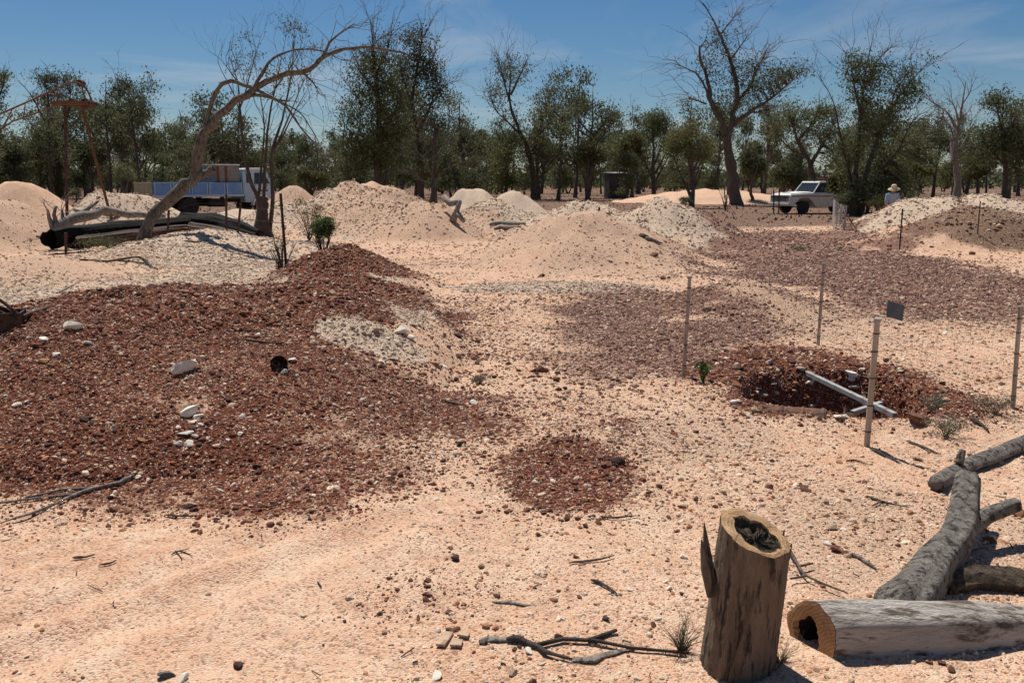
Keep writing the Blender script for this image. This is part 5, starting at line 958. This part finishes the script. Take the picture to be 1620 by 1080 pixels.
for k, y_ in ((0, 27.75), (1, 28.35)):
    T_ = Tree(1); T_.limb([hp(*q_, y_) for q_ in top], 1, 1); m_ = MB(); m_.tube(T_.limbs[0][0], .028, 6); m_.build('track_rail', M['rust_yellow'], ho)
    m_ = MB(); m_.tube([hp(*q_, y_) for q_ in low], .024, 6); m_.build('lower_rail', M['rust_yellow'], ho)
    for (a_, b_) in (((-40, 201), (-20, 218)), ((-20, 190), (0, 205)), ((5, 179), (20, 192)), ((20, 172), (5, 200)), ((40, 163), (38, 185)), ((60, 154), (60, 178)), ((80, 145), (88, 166))):
        m_ = MB(); m_.tube([hp(*a_, y_), hp(*b_, y_)], .015, 5); m_.build('brace', M['rust'], ho)
    for (a_, b_) in (((90, 140), (92, 167)), ((128, 133), (137, 165)), ((84, 146), (128, 162))):
        m_ = MB(); m_.tube([hp(*a_, y_), hp(*b_, y_)], .02, 5); m_.build('brace', M['rust_yellow'], ho)
for q_ in ((-50, 206.5), (-20, 190), (0, 181), (20, 172), (40, 163), (60, 154), (75, 147), (90, 140), (105, 134)):
    m_ = MB(); m_.tube([hp(*q_, 27.72), hp(*q_, 28.38)], .016, 6); m_.build('rung', M['rust'], ho)
m_ = MB(); c_ = (hp(88, 166)+hp(146, 162))/2; m_.box(c_+Vector((0, -.25, 0)), (1.16, .08, .12)); m_.box(c_+Vector((0, .3, 0)), (1.16, .08, .12)); m_.box(c_+Vector((-.54, 0, 0)), (.08, .48, .12)); m_.build('head_frame', M['rust_yellow'], ho, bevel=.01)
m_ = MB(); m_.lathe([(.02, -.2), (.16, -.2), (.16, .2), (.02, .2)], hp(139, 165), 'y', 16); m_.build('pulley', M['rust_dark'], ho); m_ = MB(); m_.lathe([(.02, -.12), (.1, -.12), (.1, .12), (.02, .12)], hp(128, 132), 'y', 14); m_.build('pulley', M['rust_dark'], ho)
# ------------------------------------------------------------------ vehicles (x forward, y left, z up)
def wheel(parent, x, y, r, w_, side, rim='white'):
    m_ = MB(); m_.lathe([(r*.58, -w_/2), (r*.93, -w_/2), (r, -w_*.36), (r, w_*.36), (r*.93, w_/2), (r*.58, w_/2)], (x, y, r), 'y', 26); wo = m_.build('wheel', M['tyre'], parent)
    m_ = MB(); m_.lathe([(r*.57, -w_*.4), (r*.57, w_*.4)], (x, y, r), 'y', 20); ro_ = m_.build('rim', M[rim], wo); m_ = MB(); m_.lathe([(r*.2, -w_*.5), (r*.17, w_*.5)], (x, y, r), 'y', 12); m_.build('hub', M['rust_dark'], wo)
def vehicle(name, px, py, D_, rz, label, cat):
    p_ = at(px, py, D_); return empty(name, Vector((p_.x, D_, Hs(p_.x, D_))), label, cat, None, rz)
tk = vehicle('tray_truck', 338, 330, 47.0, R(44), 'old pale blue tray truck parked behind the leaning bare tree', 'truck')
Lx = -3.6; TL, TH = 4.75, .62                        # tray from the rear end
m_ = MB(); m_.box((0, .42, .72), (6.6, .10, .18)); m_.box((0, -.42, .72), (6.6, .10, .18))
for x_ in (-3, -1.6, -.2, 1.2, 2.6): m_.box((x_, 0, .70), (.10, .8, .12))
m_.build('chassis', M['dark'], tk)
m_ = MB(); m_.box((Lx+TL/2, 0, .98), (TL, 2.3, .09)); m_.build('tray_floor', M['rust_dark'], tk)
for sy in (-1, 1):
    for k in range(5):
        x0 = Lx+.03+k*(TL-.06)/5; w_ = (TL-.06)/5-.03
        m_ = MB(); m_.box((x0+w_/2, sy*1.15, 1.03+TH/2), (w_, .04, TH)); m_.box((x0+w_/2, sy*1.175, 1.03+TH-.03), (w_, .03, .05)); m_.box((x0+w_/2, sy*1.175, 1.06), (w_, .03, .05))
        so2 = m_.build('side_panel', M['blue'], tk, bevel=.005)
        for q_ in (.06, .94): m_ = MB(); m_.box((x0+w_*q_, sy*1.178, 1.03+TH/2), (.045, .03, TH-.1)); m_.build('rib', M['pale_blue'], so2)
    m_ = MB(); m_.box((Lx+TL/2, sy*1.16, .985), (TL, .05, .10)); m_.build('side_rail', M['pale_blue'], tk)
for k in range(4):
    y0 = -1.12+k*.56; m_ = MB(); m_.box((Lx-.02, y0+.28, 1.03+TH/2), (.04, .53, TH)); m_.box((Lx-.045, y0+.28, 1.03+TH-.03), (.03, .53, .05)); m_.build('tailgate_panel', M['ochre'], tk, bevel=.005)
m_ = MB(); m_.box((Lx-.05, 0, .92), (.08, 2.3, .16)); m_.box((Lx-.02, 0, .62), (.08, 1.7, .12)); m_.box((Lx, .8, .76), (.06, .06, .3)); m_.box((Lx, -.8, .76), (.06, .06, .3)); m_.build('rear_bumper', M['rust'], tk, bevel=.008)
for sy in (-1, 1): m_ = MB(); m_.box((Lx-.1, sy*.9, .80), (.03, .24, .10)); m_.build('tail_light', M['rust'], tk)
m_ = MB()
for sy in (-1, 1): m_.box((Lx+TL+.03, sy*1.13, 1.62), (.06, .06, 1.25))
m_.box((Lx+TL+.03, 0, 2.22), (.06, 2.3, .06)); m_.box((Lx+TL+.03, 0, 1.55), (.03, 2.2, 1.05)); m_.build('headboard', M['pale_blue'], tk)
cab = [(1.28, .62), (1.28, 2.18), (1.40, 2.34), (2.45, 2.36), (2.62, 2.25), (2.98, 1.52), (3.08, .95), (3.06, .55), (2.62, .55), (2.50, .86), (2.22, 1.00), (1.95, .95), (1.74, .70), (1.70, .60)]
MB().prism(cab, -1.05, 1.05, lambda x_, z_: 1-.09*max(0, z_-1.5)).build('cab', M['pale_blue'], tk, bevel=.035)
m_ = MB(); m_.prism([(1.32, 2.30), (1.42, 2.39), (2.44, 2.41), (2.60, 2.31)], -.98, .98); m_.build('cab_roof', M['white'], tk, bevel=.03)
for sy in (-1, 1):
    f = lambda z_: sy*(1.05*(1-.09*max(0, z_-1.5))+.004)
    m_ = MB(); pr = [(1.86, 1.56), (1.90, 2.14), (2.40, 2.16), (2.76, 1.60)]; m_.add([(x_, f(z_), z_) for x_, z_ in pr]+[(x_, f(z_)-sy*.02, z_) for x_, z_ in pr], [(0, 1, 2, 3), (7, 6, 5, 4), (0, 4, 5, 1), (1, 5, 6, 2), (2, 6, 7, 3), (3, 7, 4, 0)]); m_.build('side_window', M['glass'], tk)
    m_ = MB(); pr = [(1.42, 1.62), (1.42, 2.12), (1.70, 2.12), (1.70, 1.62)]; m_.add([(x_, f(z_), z_) for x_, z_ in pr]+[(x_, f(z_)-sy*.02, z_) for x_, z_ in pr], [(0, 1, 2, 3), (7, 6, 5, 4), (0, 4, 5, 1), (1, 5, 6, 2), (2, 6, 7, 3), (3, 7, 4, 0)]); m_.build('rear_quarter_window', M['glass'], tk)
    m_ = MB(); pr = [(1.80, 1.02), (1.80, 1.52), (2.84, 1.52), (2.90, 1.0), (2.6, .98), (2.3, 1.06), (2.0, 1.02)]; m_.add([(x_, sy*1.052, z_) for x_, z_ in pr]+[(x_, sy*1.064, z_) for x_, z_ in pr], [tuple(range(7)), tuple(reversed(range(7, 14)))]+[(i, (i+1) % 7, (i+1) % 7+7, i+7) for i in range(7)]); do = m_.build('door', M['pale_blue'], tk)
    m_ = MB(); m_.box((1.94, sy*1.075, 1.40), (.14, .03, .03)); m_.build('handle', M['chrome'], do); m_ = MB(); m_.box((2.35, sy*1.068, 1.22), (.5, .008, .09)); m_.build('faded_stripe', M['rust'], do)
    m_ = MB(); m_.tube([(2.7, sy*1.0, 1.9), (2.86, sy*1.2, 1.95)], .012, 5); m_.box((2.87, sy*1.25, 1.88), (.04, .14, .26)); m_.build('mirror', M['dark'], tk)
    m_ = MB(); arc = [(2.24+.56*math.cos(a_), .46+.56*math.sin(a_)) for a_ in np.linspace(0, math.pi, 13)]; arc2 = [(2.24+.47*math.cos(a_), .46+.47*math.sin(a_)) for a_ in np.linspace(0, math.pi, 13)]
    V = [(x_, sy*yy, z_) for yy in (.85, 1.12) for x_, z_ in arc+arc2]; F_ = []
    for i in range(12): F_ += [(i, i+1, 14+i, 13+i), (26+i, 27+i, 40+i, 39+i), (i, i+1, 27+i, 26+i), (13+i, 14+i, 40+i, 39+i)]
    m_.add(V, F_+[(0, 13, 39, 26), (12, 25, 51, 38)]).build('mudguard', M['white'], tk)
    m_ = MB(); m_.lathe([(.01, 0), (.1, 0), (.1, .04), (.01, .04)], (0, 0, 0), 'z', 14); hl = m_.build('headlight', M['lens'], tk); hl.location = (3.05, sy*.75, .95); hl.rotation_euler = (0, math.pi/2, 0)
    wheel(tk, 2.24, sy*.95, .46, .24, sy); wheel(tk, -1.75, sy*.92, .47, .5, sy, 'dark')
    m_ = MB(); m_.box((-.2, sy*.8, .62), (.9, .4, .42)); m_.build('fuel_tank', M['dark'], tk, bevel=.04)
m_ = MB(); m_.add([(2.645, -.85, 2.2), (2.645, .85, 2.2), (2.985, .92, 1.56), (2.985, -.92, 1.56), (2.625, -.85, 2.2), (2.625, .85, 2.2), (2.965, .92, 1.56), (2.965, -.92, 1.56)], [(0, 1, 2, 3), (7, 6, 5, 4), (0, 4, 5, 1), (1, 5, 6, 2), (2, 6, 7, 3), (3, 7, 4, 0)]); m_.build('windscreen', M['glass'], tk)
m_ = MB(); m_.box((3.09, 0, 1.12), (.03, 1.4, .35)); m_.build('grille', M['dark'], tk); m_ = MB(); m_.box((3.14, 0, .62), (.10, 2.1, .2)); m_.build('bumper', M['white'], tk, bevel=.02)
bxo = empty('steel_box', tk.matrix_basis @ Vector((.45, 0, 1.03)) if False else (Matrix.Translation(tk.location) @ Matrix.Rotation(R(44), 4, 'Z')) @ Vector((.42, 0, 1.03)), 'open grey steel box with rust streaks standing on the truck tray', 'box', None, R(44))
m_ = MB()
for sy in (-1, 1): m_.box((0, sy*.95, .75), (1.3, .04, 1.5))
m_.box((-.65, 0, .75), (.04, 1.86, 1.5)); m_.box((.65, 0, .75), (.04, 1.86, 1.5)); m_.build('wall', M['steel'], bxo)
m_ = MB(); m_.box((0, .95, 1.52), (1.4, .08, .05)); m_.box((0, -.95, 1.52), (1.4, .08, .05)); m_.box((-.66, 0, 1.52), (.08, 1.8, .05)); m_.build('rim', M['white'], bxo)
for x_ in (-.55, -.1): m_ = MB(); m_.box((x_, -.98, .72), (.14, .02, 1.42)); m_.build('rust_streak', M['rust'], bxo)
# white pickup
pk = vehicle('white_pickup', 1291, 334, 48.5, R(199), 'old white pickup parked under the gums at right facing left', 'pickup')
W = .86
low_ = [(2.28, .42), (2.36, .55), (2.36, .92), (2.28, 1.02), (1.0, 1.10), (.85, 1.12), (-.75, 1.12), (-.75, .38), (.72, .38), (.86, .62), (1.12, .82), (1.42, .86), (1.72, .80), (1.96, .58), (2.02, .42)]
MB().prism(low_, -W, W).build('body', M['white'], pk, bevel=.03)
MB().prism([(2.26, 1.0), (2.20, 1.07), (.92, 1.17), (.88, 1.08), (2.2, 1.0)], -.70, .70).build('bonnet', M['white'], pk, bevel=.02)
m_ = MB(); m_.box((1.95, 0, 1.095), (.12, .5, .02)); m_.build('bonnet_scoop', M['dark'], pk)
gh = lambda x_, z_: 1-.14*max(0, (z_-1.1)/.6)
m_ = MB()                                               # cab: pillars and roof
for sy in (-1, 1):
    for (x0, x1) in ((.86, .42), (-.14, -.12), (-.74, -.68)):
        m_.tube([(x0, sy*(W-.04), 1.10), (x1, sy*(W-.13), 1.64)], .035, 6)
m_.build('pillars', M['white'], pk)
MB().prism([(.50, 1.62), (.44, 1.70), (-.62, 1.71), (-.74, 1.64), (-.74, 1.60)], -W+.08, W-.08, lambda x_, z_: 1-.06*max(0, (z_-1.6)/.1)).build('roof', M['white'], pk, bevel=.025)
m_ = MB(); m_.add([(.46, -.70, 1.62), (.46, .70, 1.62), (.84, .78, 1.12), (.84, -.78, 1.12), (.44, -.7, 1.62), (.44, .7, 1.62), (.82, .78, 1.12), (.82, -.78, 1.12)], [(0, 1, 2, 3), (7, 6, 5, 4), (0, 4, 5, 1), (1, 5, 6, 2), (2, 6, 7, 3), (3, 7, 4, 0)]); m_.build('windscreen', M['glass'], pk)
m_ = MB(); m_.box((-.71, 0, 1.37), (.02, 1.4, .46)); m_.build('rear_window', M['glass'], pk)
for sy in (-1, 1):
    m_ = MB(); pr = [(-.66, 1.13), (-.64, 1.60), (.40, 1.60), (.76, 1.13)]; fy = lambda z_: sy*(W-.045-.09*(z_-1.13)/.5); m_.add([(x_, fy(z_), z_) for x_, z_ in pr]+[(x_, fy(z_)-sy*.02, z_) for x_, z_ in pr], [(0, 1, 2, 3), (7, 6, 5, 4), (0, 4, 5, 1), (1, 5, 6, 2), (2, 6, 7, 3), (3, 7, 4, 0)]); m_.build('side_window', M['glass'], pk)
    m_ = MB(); m_.box((.05, sy*(W+.004), .76), (1.30, .012, .62)); do = m_.build('door', M['white'], pk, bevel=.004); m_ = MB(); m_.box((-.45, sy*(W+.022), .98), (.13, .022, .025)); m_.build('handle', M['chrome'], do)
    m_ = MB(); m_.box((.75, sy*(W+.012), .93), (2.95, .012, .035)); m_.build('trim_strip', M['dark'], pk)
    m_ = MB(); m_.lathe([(.01, 0), (.10, 0), (.10, .035), (.01, .035)], (0, 0, 0), 'z', 14); hl = m_.build('headlight', M['lens'], pk); hl.location = (2.35, sy*.66, .76); hl.rotation_euler = (0, math.pi/2, 0)
    wheel(pk, 1.42, sy*.74, .35, .2, sy, 'dark'); wheel(pk, -1.75, sy*.74, .35, .2, sy, 'dark')
m_ = MB(); m_.box((2.37, 0, .78), (.03, 1.5, .26)); gr = m_.build('grille', M['dark'], pk)
for z_ in (.70, .76, .82): m_ = MB(); m_.box((2.39, 0, z_), (.02, 1.05, .015)); m_.build('bar', M['chrome'], gr)
m_ = MB(); m_.box((2.36, 0, .96), (.06, 1.62, .05)); m_.build('grille_surround', M['chrome'], pk); m_ = MB(); m_.box((2.44, 0, .50), (.10, 1.8, .14)); m_.build('bumper', M['chrome'], pk, bevel=.03)
m_ = MB(); m_.box((-.8, .35, .55), (4.6, .08, .14)); m_.box((-.8, -.35, .55), (4.6, .08, .14)); m_.build('chassis', M['dark'], pk)
m_ = MB(); m_.box((-2.05, 0, .84), (2.4, 1.8, .08)); m_.build('tray', M['steel'], pk)
for sy in (-1, 1): m_ = MB(); m_.box((-2.05, sy*.9, 1.02), (2.4, .03, .28)); m_.build('tray_side', M['steel'], pk)
m_ = MB(); m_.box((-2.1, 0, 1.44), (2.2, 1.7, 1.1)); m_.build('box_body', M['tin_dark'], pk, bevel=.02); m_ = MB(); m_.box((-2.1, 0, 2.02), (2.5, 1.86, .06)); m_.build('box_roof', M['galv'], pk)
m_ = MB()
for sy in (-1, 1): m_.tube([(-.85, sy*.8, .85), (-.85, sy*.8, 1.98)], .03, 6)
m_.tube([(-.85, -.8, 1.96), (-.85, .8, 1.96)], .03, 6); m_.tube([(-.85, .3, 1.8), (.3, .3, 1.86)], .02, 6); m_.build('ladder_rack', M['rust'], pk)
m_ = MB(); m_.lathe([(.06, .8), (.06, 1.6), (.11, 1.62), (.11, 2.12), (.05, 2.14)], (-.92, -.55, 0), 'z', 12); m_.build('stack', M['dark'], pk)
# ------------------------------------------------------------------ tin shed
p_ = at(975, 304, 92); sh = empty('tin_shed', Vector((p_.x, 92, Hs(p_.x, 92))), 'small dark tin shed standing among the trees in the middle distance', 'shed', None, R(12))
for sgn in (-1, 1):
    for k in range(8):
        m_ = MB(); x0 = -.98+k*.245; m_.box((x0+.12, sgn*.95, 1.25), (.235, .05, 2.5)); m_.box((x0+.12, sgn*.985, 1.25), (.10, .03, 2.5)); m_.build('wall_sheet', M['tin_dark'], sh)
    m_ = MB(); m_.box((sgn*1.0, 0, 1.25), (.05, 1.84, 2.5)); m_.build('wall', M['tin_dark'], sh)
m_ = MB(); m_.box((0, 0, 2.55), (2.2, 2.15, .07), Matrix.Rotation(R(3), 3, 'X')); m_.build('roof', M['galv'], sh)
# ------------------------------------------------------------------ wire gate before the right-hand heap
gb = G(1332, 366); ga = empty('wire_gate', gb, 'grey wire gate with leaning prop left of the right-hand heap', 'gate')
def gq(px, py, y_): return at(px, py, y_)-gb
y1, y2 = gb.y, gb.y+7.5
for (bx_, by_, tx_, ty_, y_, r_, mt) in ((1335, 372, 1339, 325, y1, .026, 'galv'), (1319, 340, 1320, 316, y2, .04, 'white'), (1328, 366, 1331, 329, y1+1.5, .022, 'galv'), (1324, 352, 1326, 322, y1+4, .025, 'steel')):
    m_ = MB(); b_ = at(bx_, by_, y_); b_.z = Hs(b_.x, y_)-.05; m_.tube([b_-gb, gq(tx_, ty_, y_)], r_, 8); m_.build('post', M[mt], ga)
e_ = at(1357, 378, y1-.6); e_.z = Hs(e_.x, e_.y)-.02; m_ = MB(); m_.tube([gq(1341, 341, y1), e_-gb], .02, 6); m_.build('prop', M['rust'], ga)
m_ = MB()
for i in range(9): u = i/8; m_.tube([gq(1335+4*u, 370-44*u, y1), gq(1328+3*u, 364-35*u, y1+1.5), gq(1319+u, 342-26*u, y2)], .006, 4)
for i in range(16): u = i/15; m_.tube([gq(1335, 371, y1).lerp(gq(1319, 342, y2), u), gq(1339, 326, y1).lerp(gq(1320, 316, y2), u)], .005, 4)
tag(m_.build('wire_mesh', M['steel'], ga), kind='stuff')
# ------------------------------------------------------------------ person bending behind the heap
pp = at(1410, 330, 33.5); pz = Hs(pp.x, 33.5); pe = empty('person', Vector((pp.x, 33.5, pz)), 'person in blue shirt and straw hat bending forward behind the right-hand heap', 'person', None, R(0))
J = {'pel': (0, 0, .80), 'ab': (-.03, -.06, .95), 'ch': (-.05, -.13, 1.14), 'nk': (-.06, -.19, 1.27), 'hd': (-.06, -.24, 1.40), 'ht': (-.06, -.25, 1.46),
 'sl': (-.25, -.15, 1.20), 'el': (-.30, -.20, .93), 'wl': (-.20, -.36, .75), 'hl': (-.17, -.42, .70), 'sr': (.15, -.15, 1.20), 'er': (.21, -.20, .93), 'wr': (.08, -.36, .76), 'hr': (.04, -.42, .71),
 'pl': (-.10, 0, .77), 'kl': (-.13, -.14, .43), 'al': (-.13, .02, .07), 'tl': (-.14, -.14, .03), 'pr': (.10, 0, .77), 'kr': (.12, -.12, .43), 'ar': (.13, .04, .07), 'tr': (.14, -.12, .03)}
RD = {'pel': .15, 'ab': .135, 'ch': .15, 'nk': .06, 'hd': .092, 'ht': .085, 'sl': .075, 'el': .05, 'wl': .034, 'hl': .035, 'sr': .075, 'er': .05, 'wr': .034, 'hr': .035, 'pl': .10, 'kl': .065, 'al': .045, 'tl': .04, 'pr': .10, 'kr': .065, 'ar': .045, 'tr': .04}
E = [('pel', 'ab'), ('ab', 'ch'), ('ch', 'nk'), ('nk', 'hd'), ('hd', 'ht'), ('ch', 'sl'), ('sl', 'el'), ('el', 'wl'), ('wl', 'hl'), ('ch', 'sr'), ('sr', 'er'), ('er', 'wr'), ('wr', 'hr'), ('pel', 'pl'), ('pl', 'kl'), ('kl', 'al'), ('al', 'tl'), ('pel', 'pr'), ('pr', 'kr'), ('kr', 'ar'), ('ar', 'tr')]
ks = list(J)
def skinned(name, mat, names, edges, scale=1.0, root=None):
    ids = {k: i for i, k in enumerate(names)}; me = bpy.data.meshes.new(name); me.from_pydata([J[k] for k in names], [(ids[a_], ids[b_]) for a_, b_ in edges], []); o = link(name, me, pe)
    o.modifiers.new('skin', 'SKIN'); sl_ = me.skin_vertices[0].data
    for k, i in ids.items(): sl_[i].radius = (RD[k]*scale, RD[k]*scale); sl_[i].use_root = (k == (root or names[0]))
    sb_ = o.modifiers.new('sub', 'SUBSURF'); sb_.levels = 2; sb_.render_levels = 2; me.materials.append(mat)
    dg = bpy.context.evaluated_depsgraph_get(); m2 = bpy.data.meshes.new_from_object(o.evaluated_get(dg)); o.modifiers.clear(); o.data = m2
    if not m2.materials: m2.materials.append(mat)
    for f in m2.polygons: f.use_smooth = True
    return o
skinned('body', M['skin'], ks, E, 1.0, 'pel')
skinned('shirt', M['shirt'], ['pel', 'ab', 'ch', 'nk', 'sl', 'el', 'sr', 'er'], [('ch', 'nk'), ('pel', 'ab'), ('ab', 'ch'), ('ch', 'sl'), ('sl', 'el'), ('ch', 'sr'), ('sr', 'er')], 1.14, 'ab')
skinned('trousers', M['trouser'], ['pel', 'pl', 'kl', 'al', 'pr', 'kr', 'ar'], [('pel', 'pl'), ('pl', 'kl'), ('kl', 'al'), ('pel', 'pr'), ('pr', 'kr'), ('kr', 'ar')], 1.18, 'pel')
m_ = MB(); m_.lathe([(.02, .15), (.075, .14), (.10, .07), (.105, .02), (.21, -.02), (.215, -.03), (.10, 0)], (0, 0, 0), 'z', 22); hat = m_.build('hat', M['straw'], pe, smooth=True); hat.location = (-.06, -.25, 1.455); hat.rotation_euler = (R(14), R(-8), 0)
for hx, sgn in ((-.17, 1), (.04, -1)):
    for k in range(5):
        m_ = MB(); c_ = Vector((hx+sgn*(-.03+.015*k), -.43, .70)); l_ = (.05, .075, .08, .075, .06)[k]; m_.tube([c_, c_+Vector((sgn*(.02 if k == 0 else 0), -l_*.6, -l_*.3)), c_+Vector((sgn*(.03 if k == 0 else 0), -l_*.7, -l_*.8))], [.010, .009, .007], 6); m_.build('finger', M['skin'], pe, smooth=True)
bk = empty('sieve_pan', Vector((pp.x-.065, 33.02, pz+.56)), 'pale pan held in both hands by the person behind the heap', 'pan')
m_ = MB(); m_.lathe([(.09, 0), (.12, .09), (.125, .095), (.11, .09), (.085, .012), (.02, .012)], (0, 0, 0), 'z', 20); m_.build('bowl', M['rock_white'], bk, smooth=True)
# ------------------------------------------------------------------ shrubs, weeds and dry tufts
def shrub(px, py, label, D_=None, h=.9, n_stem=7, spread=.5, leaf=None, nleaf=0, bark='bark_dark', seed=0, ln=.05, wd=.02, r=.014, name='shrub', twig_=30, rz=None, tl=(.1, .35)):
    g = G(px, py) if D_ is None else None
    if D_: p2 = at(px, py, D_); g = Vector((p2.x, D_, Hs(p2.x, D_)))
    T_ = Tree(seed); rd_ = T_.rd
    for i in range(n_stem):
        a_ = rd_.uniform(0, 6.28); s2 = rd_.uniform(.3, 1)*spread; e_ = Vector((math.cos(a_)*s2, math.sin(a_)*s2, h*rd_.uniform(.7, 1))); T_.limb([g+Vector((0, 0, -.03)), g+Vector((e_.x*.35, e_.y*.35, e_.z*.45)), g+e_], r, r*.3)
    if nleaf:
        for i in range(8):
            a_ = rd_.uniform(0, 6.28); s2 = rd_.uniform(0, .75)*spread; T_.blob(g+Vector((math.cos(a_)*s2, math.sin(a_)*s2, h*rd_.uniform(.55, .95))), spread*.45, spread*.45, h*.17, nleaf//8, 22, spread*.13, True, .008)
    T_.bare_twigs(twig_, tl, .7, .3, None, r*.6, 2, .6)
    return T_.finish(name, g, label, 'shrub', M[bark], M[leaf] if leaf else M['leaf_gum'], ln, wd, .2, None, 'foliage', 'stems')
shrub(512, 402, 'green leafy shrub behind the small red heap', 15.2, .72, 9, .32, 'leaf_green', 3400, seed=5, ln=.05, wd=.022)
shrub(447, 415, 'dead black twiggy shrub around the tall black picket', 15.3, .62, 13, .30, None, 0, seed=6, twig_=60)
shrub(487, 318, 'thin half-bare shrub growing above the green leafy shrub', 26, 1.2, 8, .7, 'leaf_olive', 500, seed=7, ln=.07, wd=.03, tl=(.3, .8))
shrub(1112, 605, 'fresh green weed beside the left fence post', None, .17, 16, .09, 'leaf_green', 700, seed=8, ln=.03, wd=.01, r=.004, bark='leaf_green', name='weed', twig_=20, tl=(.03, .08))
shrub(1575, 655, 'grey green weed at the foot of the right fence post', None, .12, 18, .22, 'leaf_grey', 500, seed=9, ln=.03, wd=.008, r=.003, bark='leaf_dry', name='weed', twig_=40, tl=(.04, .1))
shrub(1495, 690, 'dry grey weed in front of the red boulder', None, .11, 20, .18, 'leaf_grey', 350, seed=10, ln=.03, wd=.008, r=.003, bark='leaf_dry', name='weed', twig_=50, tl=(.04, .1))
shrub(1478, 655, 'faded weed on the shaft rim behind the red boulder', None, .13, 16, .18, 'leaf_grey', 350, seed=13, ln=.03, wd=.008, r=.003, bark='leaf_dry', name='weed', twig_=40, tl=(.04, .1))
shrub(1078, 1030, 'dry grey grass tuft left of the stump', None, .085, 40, .10, 'leaf_grey', 0, seed=11, r=.0022, bark='leaf_grey', name='dry_tuft', twig_=110, tl=(.03, .08))
shrub(1235, 1050, 'dry straw tuft between stump and sawn log end', None, .05, 22, .08, None, 0, seed=12, r=.002, bark='leaf_dry', name='dry_tuft', twig_=50, tl=(.03, .06))
shrub(757, 608, 'small grey dry weed on the path below the scree', None, .06, 18, .10, 'leaf_grey', 120, seed=14, ln=.02, wd=.006, r=.003, bark='leaf_grey', name='weed', twig_=30, tl=(.03, .08))
shrub(175, 394, 'low green and grey brush in front of the burnt stump', 20.6, .22, 24, .8, 'leaf_dark', 900, seed=15, ln=.06, wd=.02, r=.008, name='brush', twig_=80, tl=(.1, .3))
shrub(1262, 395, 'tiny green grass clump on the purple gravel', None, .05, 24, .22, 'leaf_green', 400, seed=16, ln=.05, wd=.012, r=.004, bark='leaf_green', name='weed', twig_=20, tl=(.03, .08))
shrub(1082, 326, 'round dark bush left of the slim olive tree trunk', 56, .75, 8, .55, 'leaf_dark', 900, seed=17, ln=.12, wd=.06)
shrub(1148, 329, 'bare sapling left of the giant gum base', 52, 1.9, 5, .9, None, 0, seed=18, r=.03, name='bare_sapling', tl=(.3, .9))
for i, (px, py, D_, lb) in enumerate(((1060, 312, 80, 'dark scrub left of the olive tree'), (985, 312, 85, 'pale scrub at the base of the tin shed'), (1340, 332, 44, 'low dark scrub under the gum clump'), (1395, 330, 42, 'dark scrub between gum clump and person'), (1440, 300, 52, 'low scrub behind the person'), (540, 300, 60, 'low scrub left of the dense dark gum'), (120, 312, 75, 'low scrub under the bushy trees by the hoist'))):
    shrub(px, py, lb, D_, 1.1, 8, .8, ('leaf_dark', 'leaf_olive')[i % 2], 1100, seed=40+i, ln=.13, wd=.06, r=.02, tl=(.2, .6))
for o in sc.objects:                    # counted things, whatever their names suggest
    if o.parent is None and o.get('category') and not o.get('kind'): o['kind'] = 'thing'
